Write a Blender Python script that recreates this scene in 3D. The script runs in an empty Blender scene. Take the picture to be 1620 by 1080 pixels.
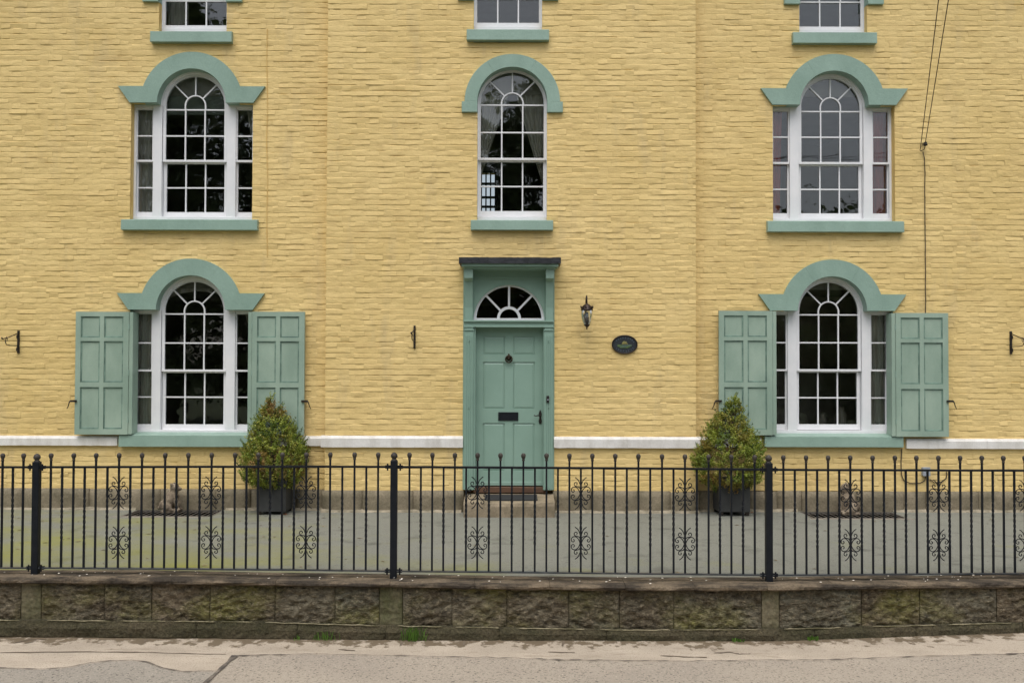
import bpy, math, random
import numpy as np
from mathutils import Vector, Matrix, noise as mn
R = math.radians
random.seed(7); rng = np.random.default_rng(7)
scene = bpy.context.scene
C = scene.collection

# ------------------------------------------------------------------ camera
FPX, CAMY, CAMZ = 1524.0, -12.0, 1.64
TILT, ROLL, SHIFT = R(1.29), R(0.17), 26.0 / 1620
cam_d = Vector((0, math.cos(TILT), math.sin(TILT)))
_r0 = Vector((1, 0, 0)); _u0 = _r0.cross(cam_d)
cam_r = (_r0 * math.cos(ROLL) + _u0 * math.sin(ROLL)).normalized()
cam_u = cam_r.cross(cam_d).normalized()
cam_o = Vector((0, CAMY, CAMZ))
cd = bpy.data.cameras.new('camera'); cam = bpy.data.objects.new('camera', cd); C.objects.link(cam)
M3 = Matrix((cam_r, cam_u, -cam_d)).transposed()
cam.matrix_world = Matrix.Translation(cam_o) @ M3.to_4x4()
cd.sensor_width = 36; cd.lens = 36 * FPX / 1620; cd.shift_y = SHIFT; cd.clip_end = 3000; cd.clip_start = 0.05
scene.camera = cam

# ------------------------------------------------------------------ world, sun, exposure (overcast)
w = bpy.data.worlds.new('World'); scene.world = w; w.use_nodes = True
nt = w.node_tree; bg = nt.nodes['Background']
sky = nt.nodes.new('ShaderNodeTexSky'); sky.sky_type = 'NISHITA'; sky.sun_disc = False
SUN_EL, SUN_AZ = 66, 190          # azimuth clockwise from +Y
sky.sun_elevation = R(SUN_EL); sky.sun_rotation = R(SUN_AZ); sky.dust_density = 4; sky.ozone_density = 1
hs = nt.nodes.new('ShaderNodeHueSaturation'); hs.inputs['Saturation'].default_value = 0.45
nt.links.new(sky.outputs[0], hs.inputs['Color']); nt.links.new(hs.outputs[0], bg.inputs[0]); bg.inputs[1].default_value = 0.15
sl = bpy.data.lights.new('sun', 'SUN'); sun = bpy.data.objects.new('sun', sl); C.objects.link(sun)
sl.energy = 1.15; sl.angle = R(60); sl.color = (1, .97, .92)
sd = Vector((math.sin(R(SUN_AZ)) * math.cos(R(SUN_EL)), math.cos(R(SUN_AZ)) * math.cos(R(SUN_EL)), math.sin(R(SUN_EL))))
sun.rotation_euler = (-sd).to_track_quat('-Z', 'Y').to_euler()
vs = scene.view_settings; vs.view_transform = 'Standard'; vs.look = 'None'; vs.gamma = 1; vs.exposure = 0.36

# ------------------------------------------------------------------ helpers
def P(px, py, Y):
    """world point on the plane Y seen at photo pixel (px,py)"""
    d = cam_d + cam_r * ((px - 810) / FPX) + cam_u * ((540 - py) / FPX + SHIFT * 1620 / FPX)
    return cam_o + d * ((Y - CAMY) / d.y)
def PX(px, Y, py=500): return P(px, py, Y).x
def PZ(py, Y, px=810): return P(px, py, Y).z
def G(px, py, z):
    d = cam_d + cam_r * ((px - 810) / FPX) + cam_u * ((540 - py) / FPX + SHIFT * 1620 / FPX)
    return cam_o + d * ((z - CAMZ) / d.z)
def interp(x, tab):
    return float(np.interp(x, [t[0] for t in tab], [t[1] for t in tab]))
def lin(r, g, b):
    f = lambda c: (c / 255 / 12.92) if c / 255 <= .04045 else ((c / 255 + .055) / 1.055) ** 2.4
    return (f(r), f(g), f(b))

class MB:
    def __init__(s): s.v = []; s.f = []
    def add(s, vs, fs):
        n = len(s.v); s.v += [tuple(p) for p in vs]; s.f += [tuple(i + n for i in f) for f in fs]; return s
    def box(s, x0, x1, y0, y1, z0, z1):
        x0, x1 = sorted((x0, x1)); y0, y1 = sorted((y0, y1)); z0, z1 = sorted((z0, z1))
        return s.add([(x0,y0,z0),(x1,y0,z0),(x1,y1,z0),(x0,y1,z0),(x0,y0,z1),(x1,y0,z1),(x1,y1,z1),(x0,y1,z1)],
                     [(3,2,1,0),(4,5,6,7),(0,1,5,4),(1,2,6,5),(2,3,7,6),(3,0,4,7)])
    def prism(s, pts, y0, y1):      # polygon in XZ, counter-clockwise seen from -Y, y0 the front
        n = len(pts)
        return s.add([(x, y0, z) for x, z in pts] + [(x, y1, z) for x, z in pts],
                     [tuple(range(n)), tuple(range(2*n-1, n-1, -1))] + [(i, i+n, (i+1) % n + n, (i+1) % n) for i in range(n)])
    def prismx(s, pts, x0, x1):     # polygon in YZ
        n = len(pts)
        return s.add([(x0, y, z) for y, z in pts] + [(x1, y, z) for y, z in pts],
                     [tuple(range(n-1, -1, -1)), tuple(range(n, 2*n))] + [((i+1) % n, (i+1) % n + n, i+n, i) for i in range(n)])
    def ring(s, cx, cz, r0, r1, a0, a1, n, y0, y1):
        for i in range(n + 1):
            a = a0 + (a1 - a0) * i / n; c, q = math.cos(a), math.sin(a)
            s.v += [(cx + r0*c, y0, cz + r0*q), (cx + r1*c, y0, cz + r1*q), (cx + r1*c, y1, cz + r1*q), (cx + r0*c, y1, cz + r0*q)]
        b = len(s.v) - 4 * (n + 1)
        for i in range(n):
            k = b + 4*i; m = k + 4
            s.f += [(k, k+1, m+1, m), (k+1, k+2, m+2, m+1), (k+2, k+3, m+3, m+2), (k+3, k, m, m+3)]
        e = b + 4*n; s.f += [(b, b+3, b+2, b+1), (e, e+1, e+2, e+3)]
        return s
    def tube(s, pts, r, n=6, cap=True):
        pts = [Vector(p) for p in pts]; rs = r if isinstance(r, (list, tuple)) else [r] * len(pts)
        b = len(s.v); up = None
        for i, p in enumerate(pts):
            t = (pts[min(i+1, len(pts)-1)] - pts[max(i-1, 0)]).normalized()
            if up is None: up = Vector((0, 0, 1)) if abs(t.z) < .9 else Vector((0, 1, 0))
            a = t.cross(up); a = a.normalized() if a.length > 1e-6 else t.orthogonal().normalized()
            c = a.cross(t); up = c
            for k in range(n):
                th = 2*math.pi*k/n; q = p + (a*math.cos(th) + c*math.sin(th)) * rs[i]; s.v.append(tuple(q))
        for i in range(len(pts)-1):
            for k in range(n):
                k2 = (k+1) % n; s.f.append((b+i*n+k, b+i*n+k2, b+(i+1)*n+k2, b+(i+1)*n+k))
        if cap: s.f += [tuple(b+k for k in range(n-1, -1, -1)), tuple(b+(len(pts)-1)*n+k for k in range(n))]
        return s
    def lathe(s, c, prof, n=12):    # prof: (radius, z)
        b = len(s.v); cx, cy, cz = c
        for r, z in prof:
            for k in range(n):
                th = 2*math.pi*k/n; s.v.append((cx + r*math.cos(th), cy + r*math.sin(th), cz + z))
        for i in range(len(prof)-1):
            for k in range(n):
                k2 = (k+1) % n; s.f.append((b+i*n+k, b+i*n+k2, b+(i+1)*n+k2, b+(i+1)*n+k))
        s.f += [tuple(b+k for k in range(n-1, -1, -1)), tuple(b+(len(prof)-1)*n+k for k in range(n))]
        return s
    def sphere(s, c, r, n=10, m=6, sx=1, sy=1, sz=1):
        b = len(s.v); c = Vector(c); s.v.append((c.x, c.y, c.z - r*sz))
        for i in range(1, m):
            ph = -math.pi/2 + math.pi*i/m
            for k in range(n):
                th = 2*math.pi*k/n; s.v.append((c.x+r*sx*math.cos(ph)*math.cos(th), c.y+r*sy*math.cos(ph)*math.sin(th), c.z+r*sz*math.sin(ph)))
        s.v.append((c.x, c.y, c.z + r*sz)); e = len(s.v)-1
        for k in range(n): s.f += [(b, b+1+(k+1) % n, b+1+k), (e, e-n+k, e-n+(k+1) % n)]
        for i in range(m-2):
            for k in range(n):
                k2 = (k+1) % n; q = b+1+i*n; s.f.append((q+k, q+k2, q+n+k2, q+n+k))
        return s
    def plate(s, xs, zs, holes, y0, y1):     # board with rectangular through holes (x0,x1,z0,z1)
        xs = sorted(set(xs)); zs = sorted(set(zs)); nx, nz = len(xs), len(zs)
        def solid(i, j):
            if i < 0 or j < 0 or i >= nx-1 or j >= nz-1: return False
            x = (xs[i]+xs[i+1])/2; z = (zs[j]+zs[j+1])/2
            return not any(a < x < b and c < z < d for a, b, c, d in holes)
        base = len(s.v)
        for y in (y0, y1):
            for z in zs:
                for x in xs: s.v.append((x, y, z))
        F = lambda i, j: base + j*nx + i
        B = lambda i, j: base + nx*nz + j*nx + i
        for j in range(nz-1):
            for i in range(nx-1):
                if not solid(i, j): continue
                s.f.append((F(i,j), F(i+1,j), F(i+1,j+1), F(i,j+1)))
                if not solid(i-1, j): s.f.append((F(i,j), F(i,j+1), B(i,j+1), B(i,j)))
                if not solid(i+1, j): s.f.append((F(i+1,j+1), F(i+1,j), B(i+1,j), B(i+1,j+1)))
                if not solid(i, j-1): s.f.append((F(i+1,j), F(i,j), B(i,j), B(i+1,j)))
                if not solid(i, j+1): s.f.append((F(i,j+1), F(i+1,j+1), B(i+1,j+1), B(i,j+1)))
        return s
    def build(s, name, mat, parent=None, bevel=0, smooth=False):
        o = link_mesh(name, s.v, s.f, mat, parent, smooth)
        if bevel:
            m = o.modifiers.new('bevel', 'BEVEL'); m.width = bevel; m.segments = 2; m.limit_method = 'ANGLE'; m.angle_limit = R(40)
        return o

ORIGIN = {}
def link_mesh(name, v, f, mat, parent=None, smooth=False):
    """world-space vertices; the object's origin is the parent's, or the base centre"""
    v = np.array(v, dtype=float)
    if parent is not None: org = ORIGIN[parent.name]
    else: org = np.array([(v[:,0].min()+v[:,0].max())/2, (v[:,1].min()+v[:,1].max())/2, v[:,2].min()])
    me = bpy.data.meshes.new(name); me.from_pydata((v - org).tolist(), [], f)
    if smooth: me.polygons.foreach_set('use_smooth', [True]*len(me.polygons))
    me.materials.append(mat); me.update()
    o = bpy.data.objects.new(name, me); C.objects.link(o); ORIGIN[o.name] = org
    if parent is not None: o.parent = parent
    else: o.location = org
    return o
def thing(name, loc, label, cat, group=None):
    o = bpy.data.objects.new(name, None); C.objects.link(o); o.location = loc; o.empty_display_size = .1
    ORIGIN[o.name] = np.array(loc, dtype=float); return tag(o, label, cat, group)
def tag(o, label=None, cat=None, group=None, kind=None):
    for k, val in (('label', label), ('category', cat), ('group', group), ('kind', kind)):
        if val: o[k] = val
    return o
def fast_mesh(name, V, F4, mat, parent=None, smooth=False, tint=None):
    """quads only, numpy; optional per-vertex tint attribute"""
    org = ORIGIN[parent.name] if parent is not None else np.array([V[:,0].mean(), V[:,1].mean(), V[:,2].min()])
    me = bpy.data.meshes.new(name); n = len(F4)
    me.vertices.add(len(V)); me.vertices.foreach_set('co', (V - org).astype(np.float32).ravel())
    me.loops.add(n*4); me.loops.foreach_set('vertex_index', F4.astype(np.int32).ravel())
    me.polygons.add(n); me.polygons.foreach_set('loop_start', np.arange(0, n*4, 4, dtype=np.int32))
    me.update(calc_edges=True)
    me.polygons.foreach_set('use_smooth', np.full(n, smooth))
    if tint is not None:
        a = me.attributes.new('tint', 'FLOAT_COLOR', 'POINT'); a.data.foreach_set('color', tint.astype(np.float32).ravel())
    me.materials.append(mat); me.validate(); me.update()
    o = bpy.data.objects.new(name, me); C.objects.link(o); ORIGIN[o.name] = org
    if parent is not None: o.parent = parent
    else: o.location = org
    return o

# ------------------------------------------------------------------ materials
def mat(name, col, rough=.6, col2=None, scale=3, stretch=(1,1,1), lo=.35, hi=.65, bump=0, bscale=40, bstretch=(1,1,1), metal=0, detail=6, fine=0, fscale=200, spec=.4):
    m = bpy.data.materials.new(name); m.use_nodes = True; n = m.node_tree; b = n.nodes['Principled BSDF']
    b.inputs['Roughness'].default_value = rough; b.inputs['Metallic'].default_value = metal; b.inputs['Specular IOR Level'].default_value = spec
    b.inputs['Base Color'].default_value = (*col, 1)
    geo = n.nodes.new('ShaderNodeNewGeometry')
    def noise(sc, st, det=6):
        mp = n.nodes.new('ShaderNodeMapping'); mp.inputs['Scale'].default_value = st; n.links.new(geo.outputs['Position'], mp.inputs[0])
        t = n.nodes.new('ShaderNodeTexNoise'); t.inputs['Scale'].default_value = sc; t.inputs['Detail'].default_value = det; t.inputs['Roughness'].default_value = .6
        n.links.new(mp.outputs[0], t.inputs[0]); return t.outputs['Fac']
    def ramp(fac, a, c):
        r = n.nodes.new('ShaderNodeMapRange'); r.inputs[1].default_value = a; r.inputs[2].default_value = c; n.links.new(fac, r.inputs[0]); return r.outputs[0]
    def mix(fac, a, c, mode='MIX'):
        x = n.nodes.new('ShaderNodeMix'); x.data_type = 'RGBA'; x.blend_type = mode
        if isinstance(fac, float): x.inputs[0].default_value = fac
        else: n.links.new(fac, x.inputs[0])
        for k, val in ((6, a), (7, c)):
            if isinstance(val, tuple): x.inputs[k].default_value = (*val, 1)
            else: n.links.new(val, x.inputs[k])
        return x.outputs[2]
    out = None
    if col2 is not None: out = mix(ramp(noise(scale, stretch, detail), lo, hi), col, col2)
    if fine:
        g = n.nodes.new('ShaderNodeCombineColor'); f = noise(fscale, (1,1,1), 3); r = n.nodes.new('ShaderNodeMapRange')
        r.inputs[1].default_value = .3; r.inputs[2].default_value = .7; r.inputs[3].default_value = 1 - fine; r.inputs[4].default_value = 1 + fine; n.links.new(f, r.inputs[0])
        for i in range(3): n.links.new(r.outputs[0], g.inputs[i])
        out = mix(1.0, out if out is not None else col, g.outputs[0], 'MULTIPLY')
    if out is not None: n.links.new(out, b.inputs['Base Color'])
    if bump:
        bp = n.nodes.new('ShaderNodeBump'); bp.inputs['Strength'].default_value = 1; bp.inputs['Distance'].default_value = bump
        n.links.new(noise(bscale, bstretch, 5), bp.inputs['Height']); n.links.new(bp.outputs[0], b.inputs['Normal'])
    m['n'] = 0
    return m, n, b, geo, noise, ramp, mix, out
def M(*a, **k): return mat(*a, **k)[0]

YEL = lin(228, 201, 138); YEL2 = lin(217, 189, 124)
def wall_paint():
    m, n, b, geo, noise, ramp, mix, _ = mat('yellow_masonry_paint', YEL, .66, bump=.0045, bscale=34, bstretch=(.6, 1, 1.6))
    c = mix(ramp(noise(.9, (1, 1, 1.4)), .35, .68), YEL, YEL2)
    c = mix(ramp(noise(4.5, (1, 1, 2.2), 8), .50, .75), c, lin(206, 178, 118))
    c = mix(ramp(noise(2.2, (1.6, 1, .35), 7), .56, .78), c, lin(204, 180, 128))     # thin run-off streaks
    c = mix(ramp(noise(60, (.6, 1, 1.6), 4), .60, .78), c, lin(188, 158, 98))
    n.links.new(c, b.inputs['Base Color']); return m
yellow = wall_paint()
yellow_flat = M('yellow_paint_reveal', lin(214, 178, 104), .6, YEL2, 3, bump=.002, bscale=30)
green = M('sage_green_paint', lin(145, 171, 158), .45, lin(129, 155, 142), 3, (1, 1, .6), .3, .72, bump=.003, bscale=25, fine=.07, fscale=90)
green_sh = M('weathered_sage_shutter_paint', lin(156, 176, 160), .5, lin(135, 157, 142), 2.6, (1, 1, .5), bump=.0008, bscale=30, fine=.04, fscale=80)
green_door = M('sage_green_door_gloss', lin(138, 166, 152), .34, lin(132, 160, 146), 3, bump=.0005, bscale=30)
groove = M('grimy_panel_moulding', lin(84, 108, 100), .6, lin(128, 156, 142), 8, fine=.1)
white = M('white_gloss_paint', lin(232, 232, 234), .35, lin(224, 225, 228), 5, bump=.0006, bscale=40)
white_band = M('white_band_paint', lin(226, 224, 220), .55, lin(196, 192, 184), 6, (1, 1, .35), .42, .75, bump=.003, bscale=20, fine=.06, fscale=70)
lead = M('dark_lead_sheet', lin(48, 50, 55), .5, lin(26, 28, 32), 9, bump=.008, bscale=22, metal=.2)
iron = M('black_blue_railing_paint', lin(18, 22, 28), .5, lin(26, 29, 34), 14, bump=.0008, bscale=90, spec=.22)
rust = M('worn_iron_finial', lin(72, 66, 58), .6, lin(40, 37, 34), 30, bump=.001, bscale=120)
rail_top = M('pale_rail_paint', lin(48, 54, 60), .4, lin(74, 76, 78), 10)  # bottom rail, paler than the other ironwork
black = M('black_iron', lin(24, 23, 22), .5, lin(46, 36, 28), 20, bump=.001, bscale=100)
bronze = M('dark_bronze', lin(74, 60, 44), .4, lin(40, 34, 28), 30, metal=.6)
wood_red = M('brown_timber_threshold', lin(104, 76, 56), .6, lin(80, 58, 44), 10, (.3, 1, 1))
planter_m = M('charcoal_planter_fibre', lin(58, 59, 58), .6, lin(46, 47, 46), 5, bump=.001, bscale=60)
soil_m = M('dark_soil', lin(50, 40, 30), .9)
rubber = M('black_rubber_mat', lin(40, 41, 42), .8, bump=.004, bscale=160)
plinth_m = M('grey_plinth_stone', lin(138, 127, 106), .85, lin(104, 97, 78), 4, lo=.3, hi=.7, bump=.012, bscale=16, fine=.18, fscale=50)
step_m = M('worn_step_stone', lin(150, 136, 114), .85, lin(112, 102, 82), 5, bump=.008, bscale=18, fine=.15, fscale=60)
statue_m = M('weathered_statue_stone', lin(152, 138, 118), .9, lin(94, 82, 68), 14, lo=.35, hi=.65, bump=.008, bscale=40, fine=.2, fscale=60)
room_m = M('room_wall', lin(190, 184, 172), .8, lin(160, 154, 144), 1)
hall_m = M('hall_warm_wall', lin(214, 158, 92), .7, lin(180, 124, 70), 1.5)
curtain_m = M('grey_cream_curtain', lin(238, 234, 224), .9, lin(218, 212, 200), 6, (4, 1, .3))
pink_m = M('dusty_pink_curtain', lin(230, 128, 120), .9, lin(205, 108, 104), 6, (4, 1, .3))
slate = M('roof_slate', lin(84, 86, 92), .6, lin(66, 68, 74), 5)
bark = M('bark', lin(78, 66, 52), .9, lin(54, 46, 36), 8, (1, 1, .2), bump=.03, bscale=14)
pit_m = M('dark_pit', lin(18, 17, 16), .95)
grate_m = M('old_iron_grate', lin(84, 82, 78), .6, lin(98, 90, 80), 20)
wire_m = M('weathered_cable', lin(52, 44, 38), .7)
grey_box = M('grey_plastic', lin(150, 156, 164), .5)
brick_red = M('worn_red_brick_edge', lin(140, 132, 120), .85, lin(122, 118, 108), 12, fine=.15, fscale=60)
lamp_metal = M('lantern_bronze', lin(60, 48, 42), .4, lin(36, 30, 28), 20, metal=.5)
plaque_m = M('plaque_cast_metal', lin(52, 56, 60), .5, lin(42, 46, 50), 20, metal=.2)
plaque_rim = M('plaque_rim', lin(46, 38, 34), .45, metal=.3)
plaque_g = M('plaque_green_paint', lin(92, 112, 66), .6, lin(60, 84, 52), 60)
plaque_y = M('plaque_ochre_paint', lin(150, 140, 84), .6, lin(104, 104, 62), 60)
plaque_b = M('plaque_letter_paint', lin(96, 112, 128), .55)
petal = M('pale_petals', lin(225, 218, 205), .8)

def glass_mat():
    m = bpy.data.materials.new('window_glass'); m.use_nodes = True; n = m.node_tree; n.nodes.remove(n.nodes['Principled BSDF'])
    fr = n.nodes.new('ShaderNodeFresnel'); fr.inputs[0].default_value = 1.7
    gl = n.nodes.new('ShaderNodeBsdfGlossy'); gl.inputs['Roughness'].default_value = 0.0
    tr = n.nodes.new('ShaderNodeBsdfTransparent'); tr.inputs[0].default_value = (.93, .95, .94, 1)
    mx = n.nodes.new('ShaderNodeMixShader'); n.links.new(fr.outputs[0], mx.inputs[0]); n.links.new(tr.outputs[0], mx.inputs[1]); n.links.new(gl.outputs[0], mx.inputs[2])
    geo = n.nodes.new('ShaderNodeNewGeometry'); t = n.nodes.new('ShaderNodeTexNoise'); t.inputs['Scale'].default_value = 5; t.inputs['Detail'].default_value = 1
    n.links.new(geo.outputs['Position'], t.inputs[0]); bp = n.nodes.new('ShaderNodeBump'); bp.inputs['Distance'].default_value = .0016
    n.links.new(t.outputs[0], bp.inputs['Height'])
    n.links.new(bp.outputs[0], gl.inputs['Normal'])
    n.links.new(mx.outputs[0], n.nodes['Material Output'].inputs[0]); return m
glass = glass_mat()

def leaf_mat(name, trans=.25):
    m = bpy.data.materials.new(name); m.use_nodes = True; n = m.node_tree; b = n.nodes['Principled BSDF']
    a = n.nodes.new('ShaderNodeAttribute'); a.attribute_name = 'tint'; n.links.new(a.outputs['Color'], b.inputs['Base Color'])
    b.inputs['Roughness'].default_value = .5
    tl = n.nodes.new('ShaderNodeBsdfTranslucent'); n.links.new(a.outputs['Color'], tl.inputs[0])
    mx = n.nodes.new('ShaderNodeMixShader'); mx.inputs[0].default_value = trans
    n.links.new(b.outputs[0], mx.inputs[1]); n.links.new(tl.outputs[0], mx.inputs[2]); n.links.new(mx.outputs[0], n.nodes['Material Output'].inputs[0]); return m
leaf_m = leaf_mat('leaves')

# mossy rock-faced wall stone
def stone_mat():
    m, n, b, geo, noise, ramp, mix, _ = mat('mossy_wall_stone', lin(96, 84, 66), .92, bump=.045, bscale=30, bstretch=(.8, 1, 1.6))
    oi = n.nodes.new('ShaderNodeObjectInfo')
    c0 = mix(oi.outputs['Random'], lin(122, 108, 88), lin(110, 110, 94))
    c = mix(ramp(noise(2.6, (1,1,1)), .38, .62), c0, lin(84, 74, 58))
    c = mix(ramp(noise(1.5, (1,1,1.6)), .46, .66), c, lin(112, 108, 62))
    c = mix(ramp(noise(30, (1,1,1.6), 8), .50, .78), c, lin(156, 144, 118))
    c = mix(ramp(noise(19, (.7,1,1.7), 9), .48, .74), c, lin(38, 34, 25))
    c = mix(ramp(noise(60, (1,1,1), 3), .68, .76), c, lin(160, 150, 130))
    n.links.new(c, b.inputs['Base Color']); return m
stone_m = stone_mat()
footing_m = M('dark_footing_stone', lin(82, 74, 56), .9, lin(58, 56, 36), 3, (.6, 1, 1.5), .35, .65, bump=.03, bscale=30, fine=.4, fscale=50)  # footing stones toned darker than the blocks above
ledge_light_m = M('painted_ledge_light', lin(150, 142, 116), .9, lin(96, 92, 66), 6, (1, 1, 1), .4, .6, fine=.2)  # pale tone standing in for light caught on the ledge
coping_m = M('coping_stone', lin(112, 99, 81), .9, lin(54, 47, 38), 7, (.4, 1, 1.8), .38, .58, bump=.02, bscale=24, fine=.3, fscale=40)
cement_m = M('mossy_cement_pier', lin(110, 103, 82), .9, lin(80, 80, 54), 5, (1, 1, .6), bump=.015, bscale=24, fine=.3, fscale=40)
# forecourt tarmac with moss towards one end
def fore_mat():
    m, n, b, geo, noise, ramp, mix, _ = mat('forecourt_tarmac', lin(112, 114, 108), .9, bump=.006, bscale=90)
    c = mix(ramp(noise(.9, (1,1,1)), .35, .7), lin(112, 114, 106), lin(92, 94, 87))
    c = mix(ramp(noise(140, (1,1,1), 2), .3, .7), c, lin(134, 134, 123))
    sx = n.nodes.new('ShaderNodeSeparateXYZ'); n.links.new(geo.outputs['Position'], sx.inputs[0])
    # moss patches grow in the damp west half, more towards the wall by the road
    mr = n.nodes.new('ShaderNodeMapRange'); mr.inputs[1].default_value = .5; mr.inputs[2].default_value = -4.2; mr.inputs[3].default_value = -.14; mr.inputs[4].default_value = .16; n.links.new(sx.outputs[0], mr.inputs[0])
    my = n.nodes.new('ShaderNodeMapRange'); my.inputs[1].default_value = -1.2; my.inputs[2].default_value = -3.6; my.inputs[3].default_value = -.1; my.inputs[4].default_value = .1; n.links.new(sx.outputs[1], my.inputs[0])
    ad = n.nodes.new('ShaderNodeMath'); n.links.new(noise(1.1, (1, 1.6, 1)), ad.inputs[0]); n.links.new(mr.outputs[0], ad.inputs[1])
    ae = n.nodes.new('ShaderNodeMath'); n.links.new(ad.outputs[0], ae.inputs[0]); n.links.new(my.outputs[0], ae.inputs[1])
    c = mix(ramp(noise(3.2, (1, 1, 1), 9), .56, .74), c, lin(88, 88, 80))
    c = mix(ramp(noise(40, (1, 1, 1), 4), .60, .72), c, lin(70, 70, 63))
    c = mix(ramp(ae.outputs[0], .46, .86), c, lin(128, 128, 62))
    n.links.new(c, b.inputs['Base Color']); return m
fore_m = fore_mat()
def apron_mat():
    m, n, b, geo, noise, ramp, mix, _ = mat('pale_concrete_apron', lin(196, 181, 162), .9, bump=.006, bscale=70)
    c = mix(ramp(noise(1.6, (1,2,1)), .35, .7), lin(184, 171, 153), lin(162, 150, 133))
    c = mix(ramp(noise(90, (1,1,1), 3), .54, .72), c, lin(128, 116, 100))
    c = mix(ramp(noise(7, (.5,1.6,1), 8), .58, .72), c, lin(140, 127, 109))
    sx = n.nodes.new('ShaderNodeSeparateXYZ'); n.links.new(geo.outputs['Position'], sx.inputs[0])
    # soil stains washed out from the foot of the wall
    my = n.nodes.new('ShaderNodeMapRange'); my.inputs[1].default_value = -4.32; my.inputs[2].default_value = -3.95; my.inputs[3].default_value = -.17; my.inputs[4].default_value = .13; 
    # the wall line bends back to the right, so measure from it
    q1 = n.nodes.new('ShaderNodeMath'); q1.operation = 'SUBTRACT'; n.links.new(sx.outputs[0], q1.inputs[0]); q1.inputs[1].default_value = 2.2
    q2 = n.nodes.new('ShaderNodeMath'); q2.operation = 'MAXIMUM'; n.links.new(q1.outputs[0], q2.inputs[0]); q2.inputs[1].default_value = 0
    q3 = n.nodes.new('ShaderNodeMath'); q3.operation = 'MULTIPLY'; n.links.new(q2.outputs[0], q3.inputs[0]); q3.inputs[1].default_value = .135
    q4 = n.nodes.new('ShaderNodeMath'); q4.operation = 'SUBTRACT'; n.links.new(sx.outputs[1], q4.inputs[0]); n.links.new(q3.outputs[0], q4.inputs[1])
    n.links.new(q4.outputs[0], my.inputs[0])
    ad = n.nodes.new('ShaderNodeMath'); n.links.new(noise(11, (1.0, .7, 1), 9), ad.inputs[0]); n.links.new(my.outputs[0], ad.inputs[1])
    c = mix(ramp(ad.outputs[0], .5, .58), c, lin(108, 95, 76))
    n.links.new(c, b.inputs['Base Color']); return m
apron_m = apron_mat()
def road_mat(name, c1, c2):
    m, n, b, geo, noise, ramp, mix, _ = mat(name, c1, .9, bump=.006, bscale=110)
    c = mix(ramp(noise(.8, (1,1,1)), .35, .7), c1, c2)
    c = mix(ramp(noise(50, (1,1,1), 4), .55, .66), c, tuple(x*.3 for x in c1))
    c = mix(ramp(noise(70, (1,1,1), 3), .58, .70), c, tuple(min(1, x*1.5) for x in c1))
    n.links.new(c, b.inputs['Base Color']); return m
road_m = road_mat('worn_road_asphalt', lin(166, 155, 139), lin(150, 140, 127))
patch_m = road_mat('asphalt_patch', lin(156, 148, 135), lin(142, 135, 124))
tar_m = M('tar_joint', lin(72, 66, 60), .85, lin(128, 118, 105), 9, lo=.45, hi=.68, bump=.004, bscale=60)
grass_m = M('verge_grass', lin(74, 84, 46), .95, lin(58, 66, 36), 2)
damp_m = M('damp_crack', lin(92, 80, 66), .9, lin(120, 108, 92), 14)

# ------------------------------------------------------------------ the setting: ground, road, apron, forecourt
def struct(o): return tag(o, kind='structure')
ZR = -.52
struct(MB().add([(-600,-600,ZR-.06),(600,-600,ZR-.06),(600,600,ZR-.06),(-600,600,ZR-.06)], [(0,1,2,3)]).build('ground', grass_m))
YF_T = [(-400, -3.72), (56, -3.75), (622, -3.8), (1216, -3.8), (1700, -3.45), (2100, -3.16)]
def YF(px): return interp(px, YF_T)
pxs = list(range(-420, 2060, 20))
BASE_T = [(-400, 998), (0, 1000), (400, 1003), (600, 1007), (810, 1008), (1000, 1008), (1200, 1006), (1300, 1002), (1400, 998), (1620, 990), (2100, 978)]
edge = [G(p, interp(p, BASE_T), ZR) for p in pxs]
def sheet(name, line, yfront, z, m, kind='structure', thick=.03):
    v = []; f = []
    for i, (x, y) in enumerate(line): v += [(x, y, z), (x, yfront, z), (x, y, z-thick), (x, yfront, z-thick)]
    for i in range(len(line)-1):
        a = 4*i; b = a+4; f += [(a+1, b+1, b, a), (a, b, b+2, a+2), (a+1, a+3, b+3, b+1)]
    return tag(link_mesh(name, v, f, m), kind=kind)
sheet('pavement', [(e.x, e.y + .3) for e in edge], -5.6, ZR, apron_m)
ROAD_T = [(-420, 1046), (372, 1037.5), (480, 1034.5), (600, 1036.5), (700, 1039), (810, 1041), (900, 1044), (1000, 1045), (1080, 1046), (1215, 1044), (1300, 1044), (1400, 1040), (1500, 1037), (1620, 1034), (2060, 1024)]
def jit(p, a=1.0): return a * (mn.noise(Vector((p*.05, 3.1, 0))) * 1.4 + mn.noise(Vector((p*.21, 9.1, 0))) * .7)
rl = [G(p, interp(p, ROAD_T) + jit(p), ZR + .006) for p in range(372, 2060, 8)]
sea = [G(372 - 47*t, 1037.5 + 43*t + jit(t*300, .5), ZR+.006) for t in (0, .25, .5, .75, 1.0)]
seam_dir = (sea[-1] - sea[0]).normalized()
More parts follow.
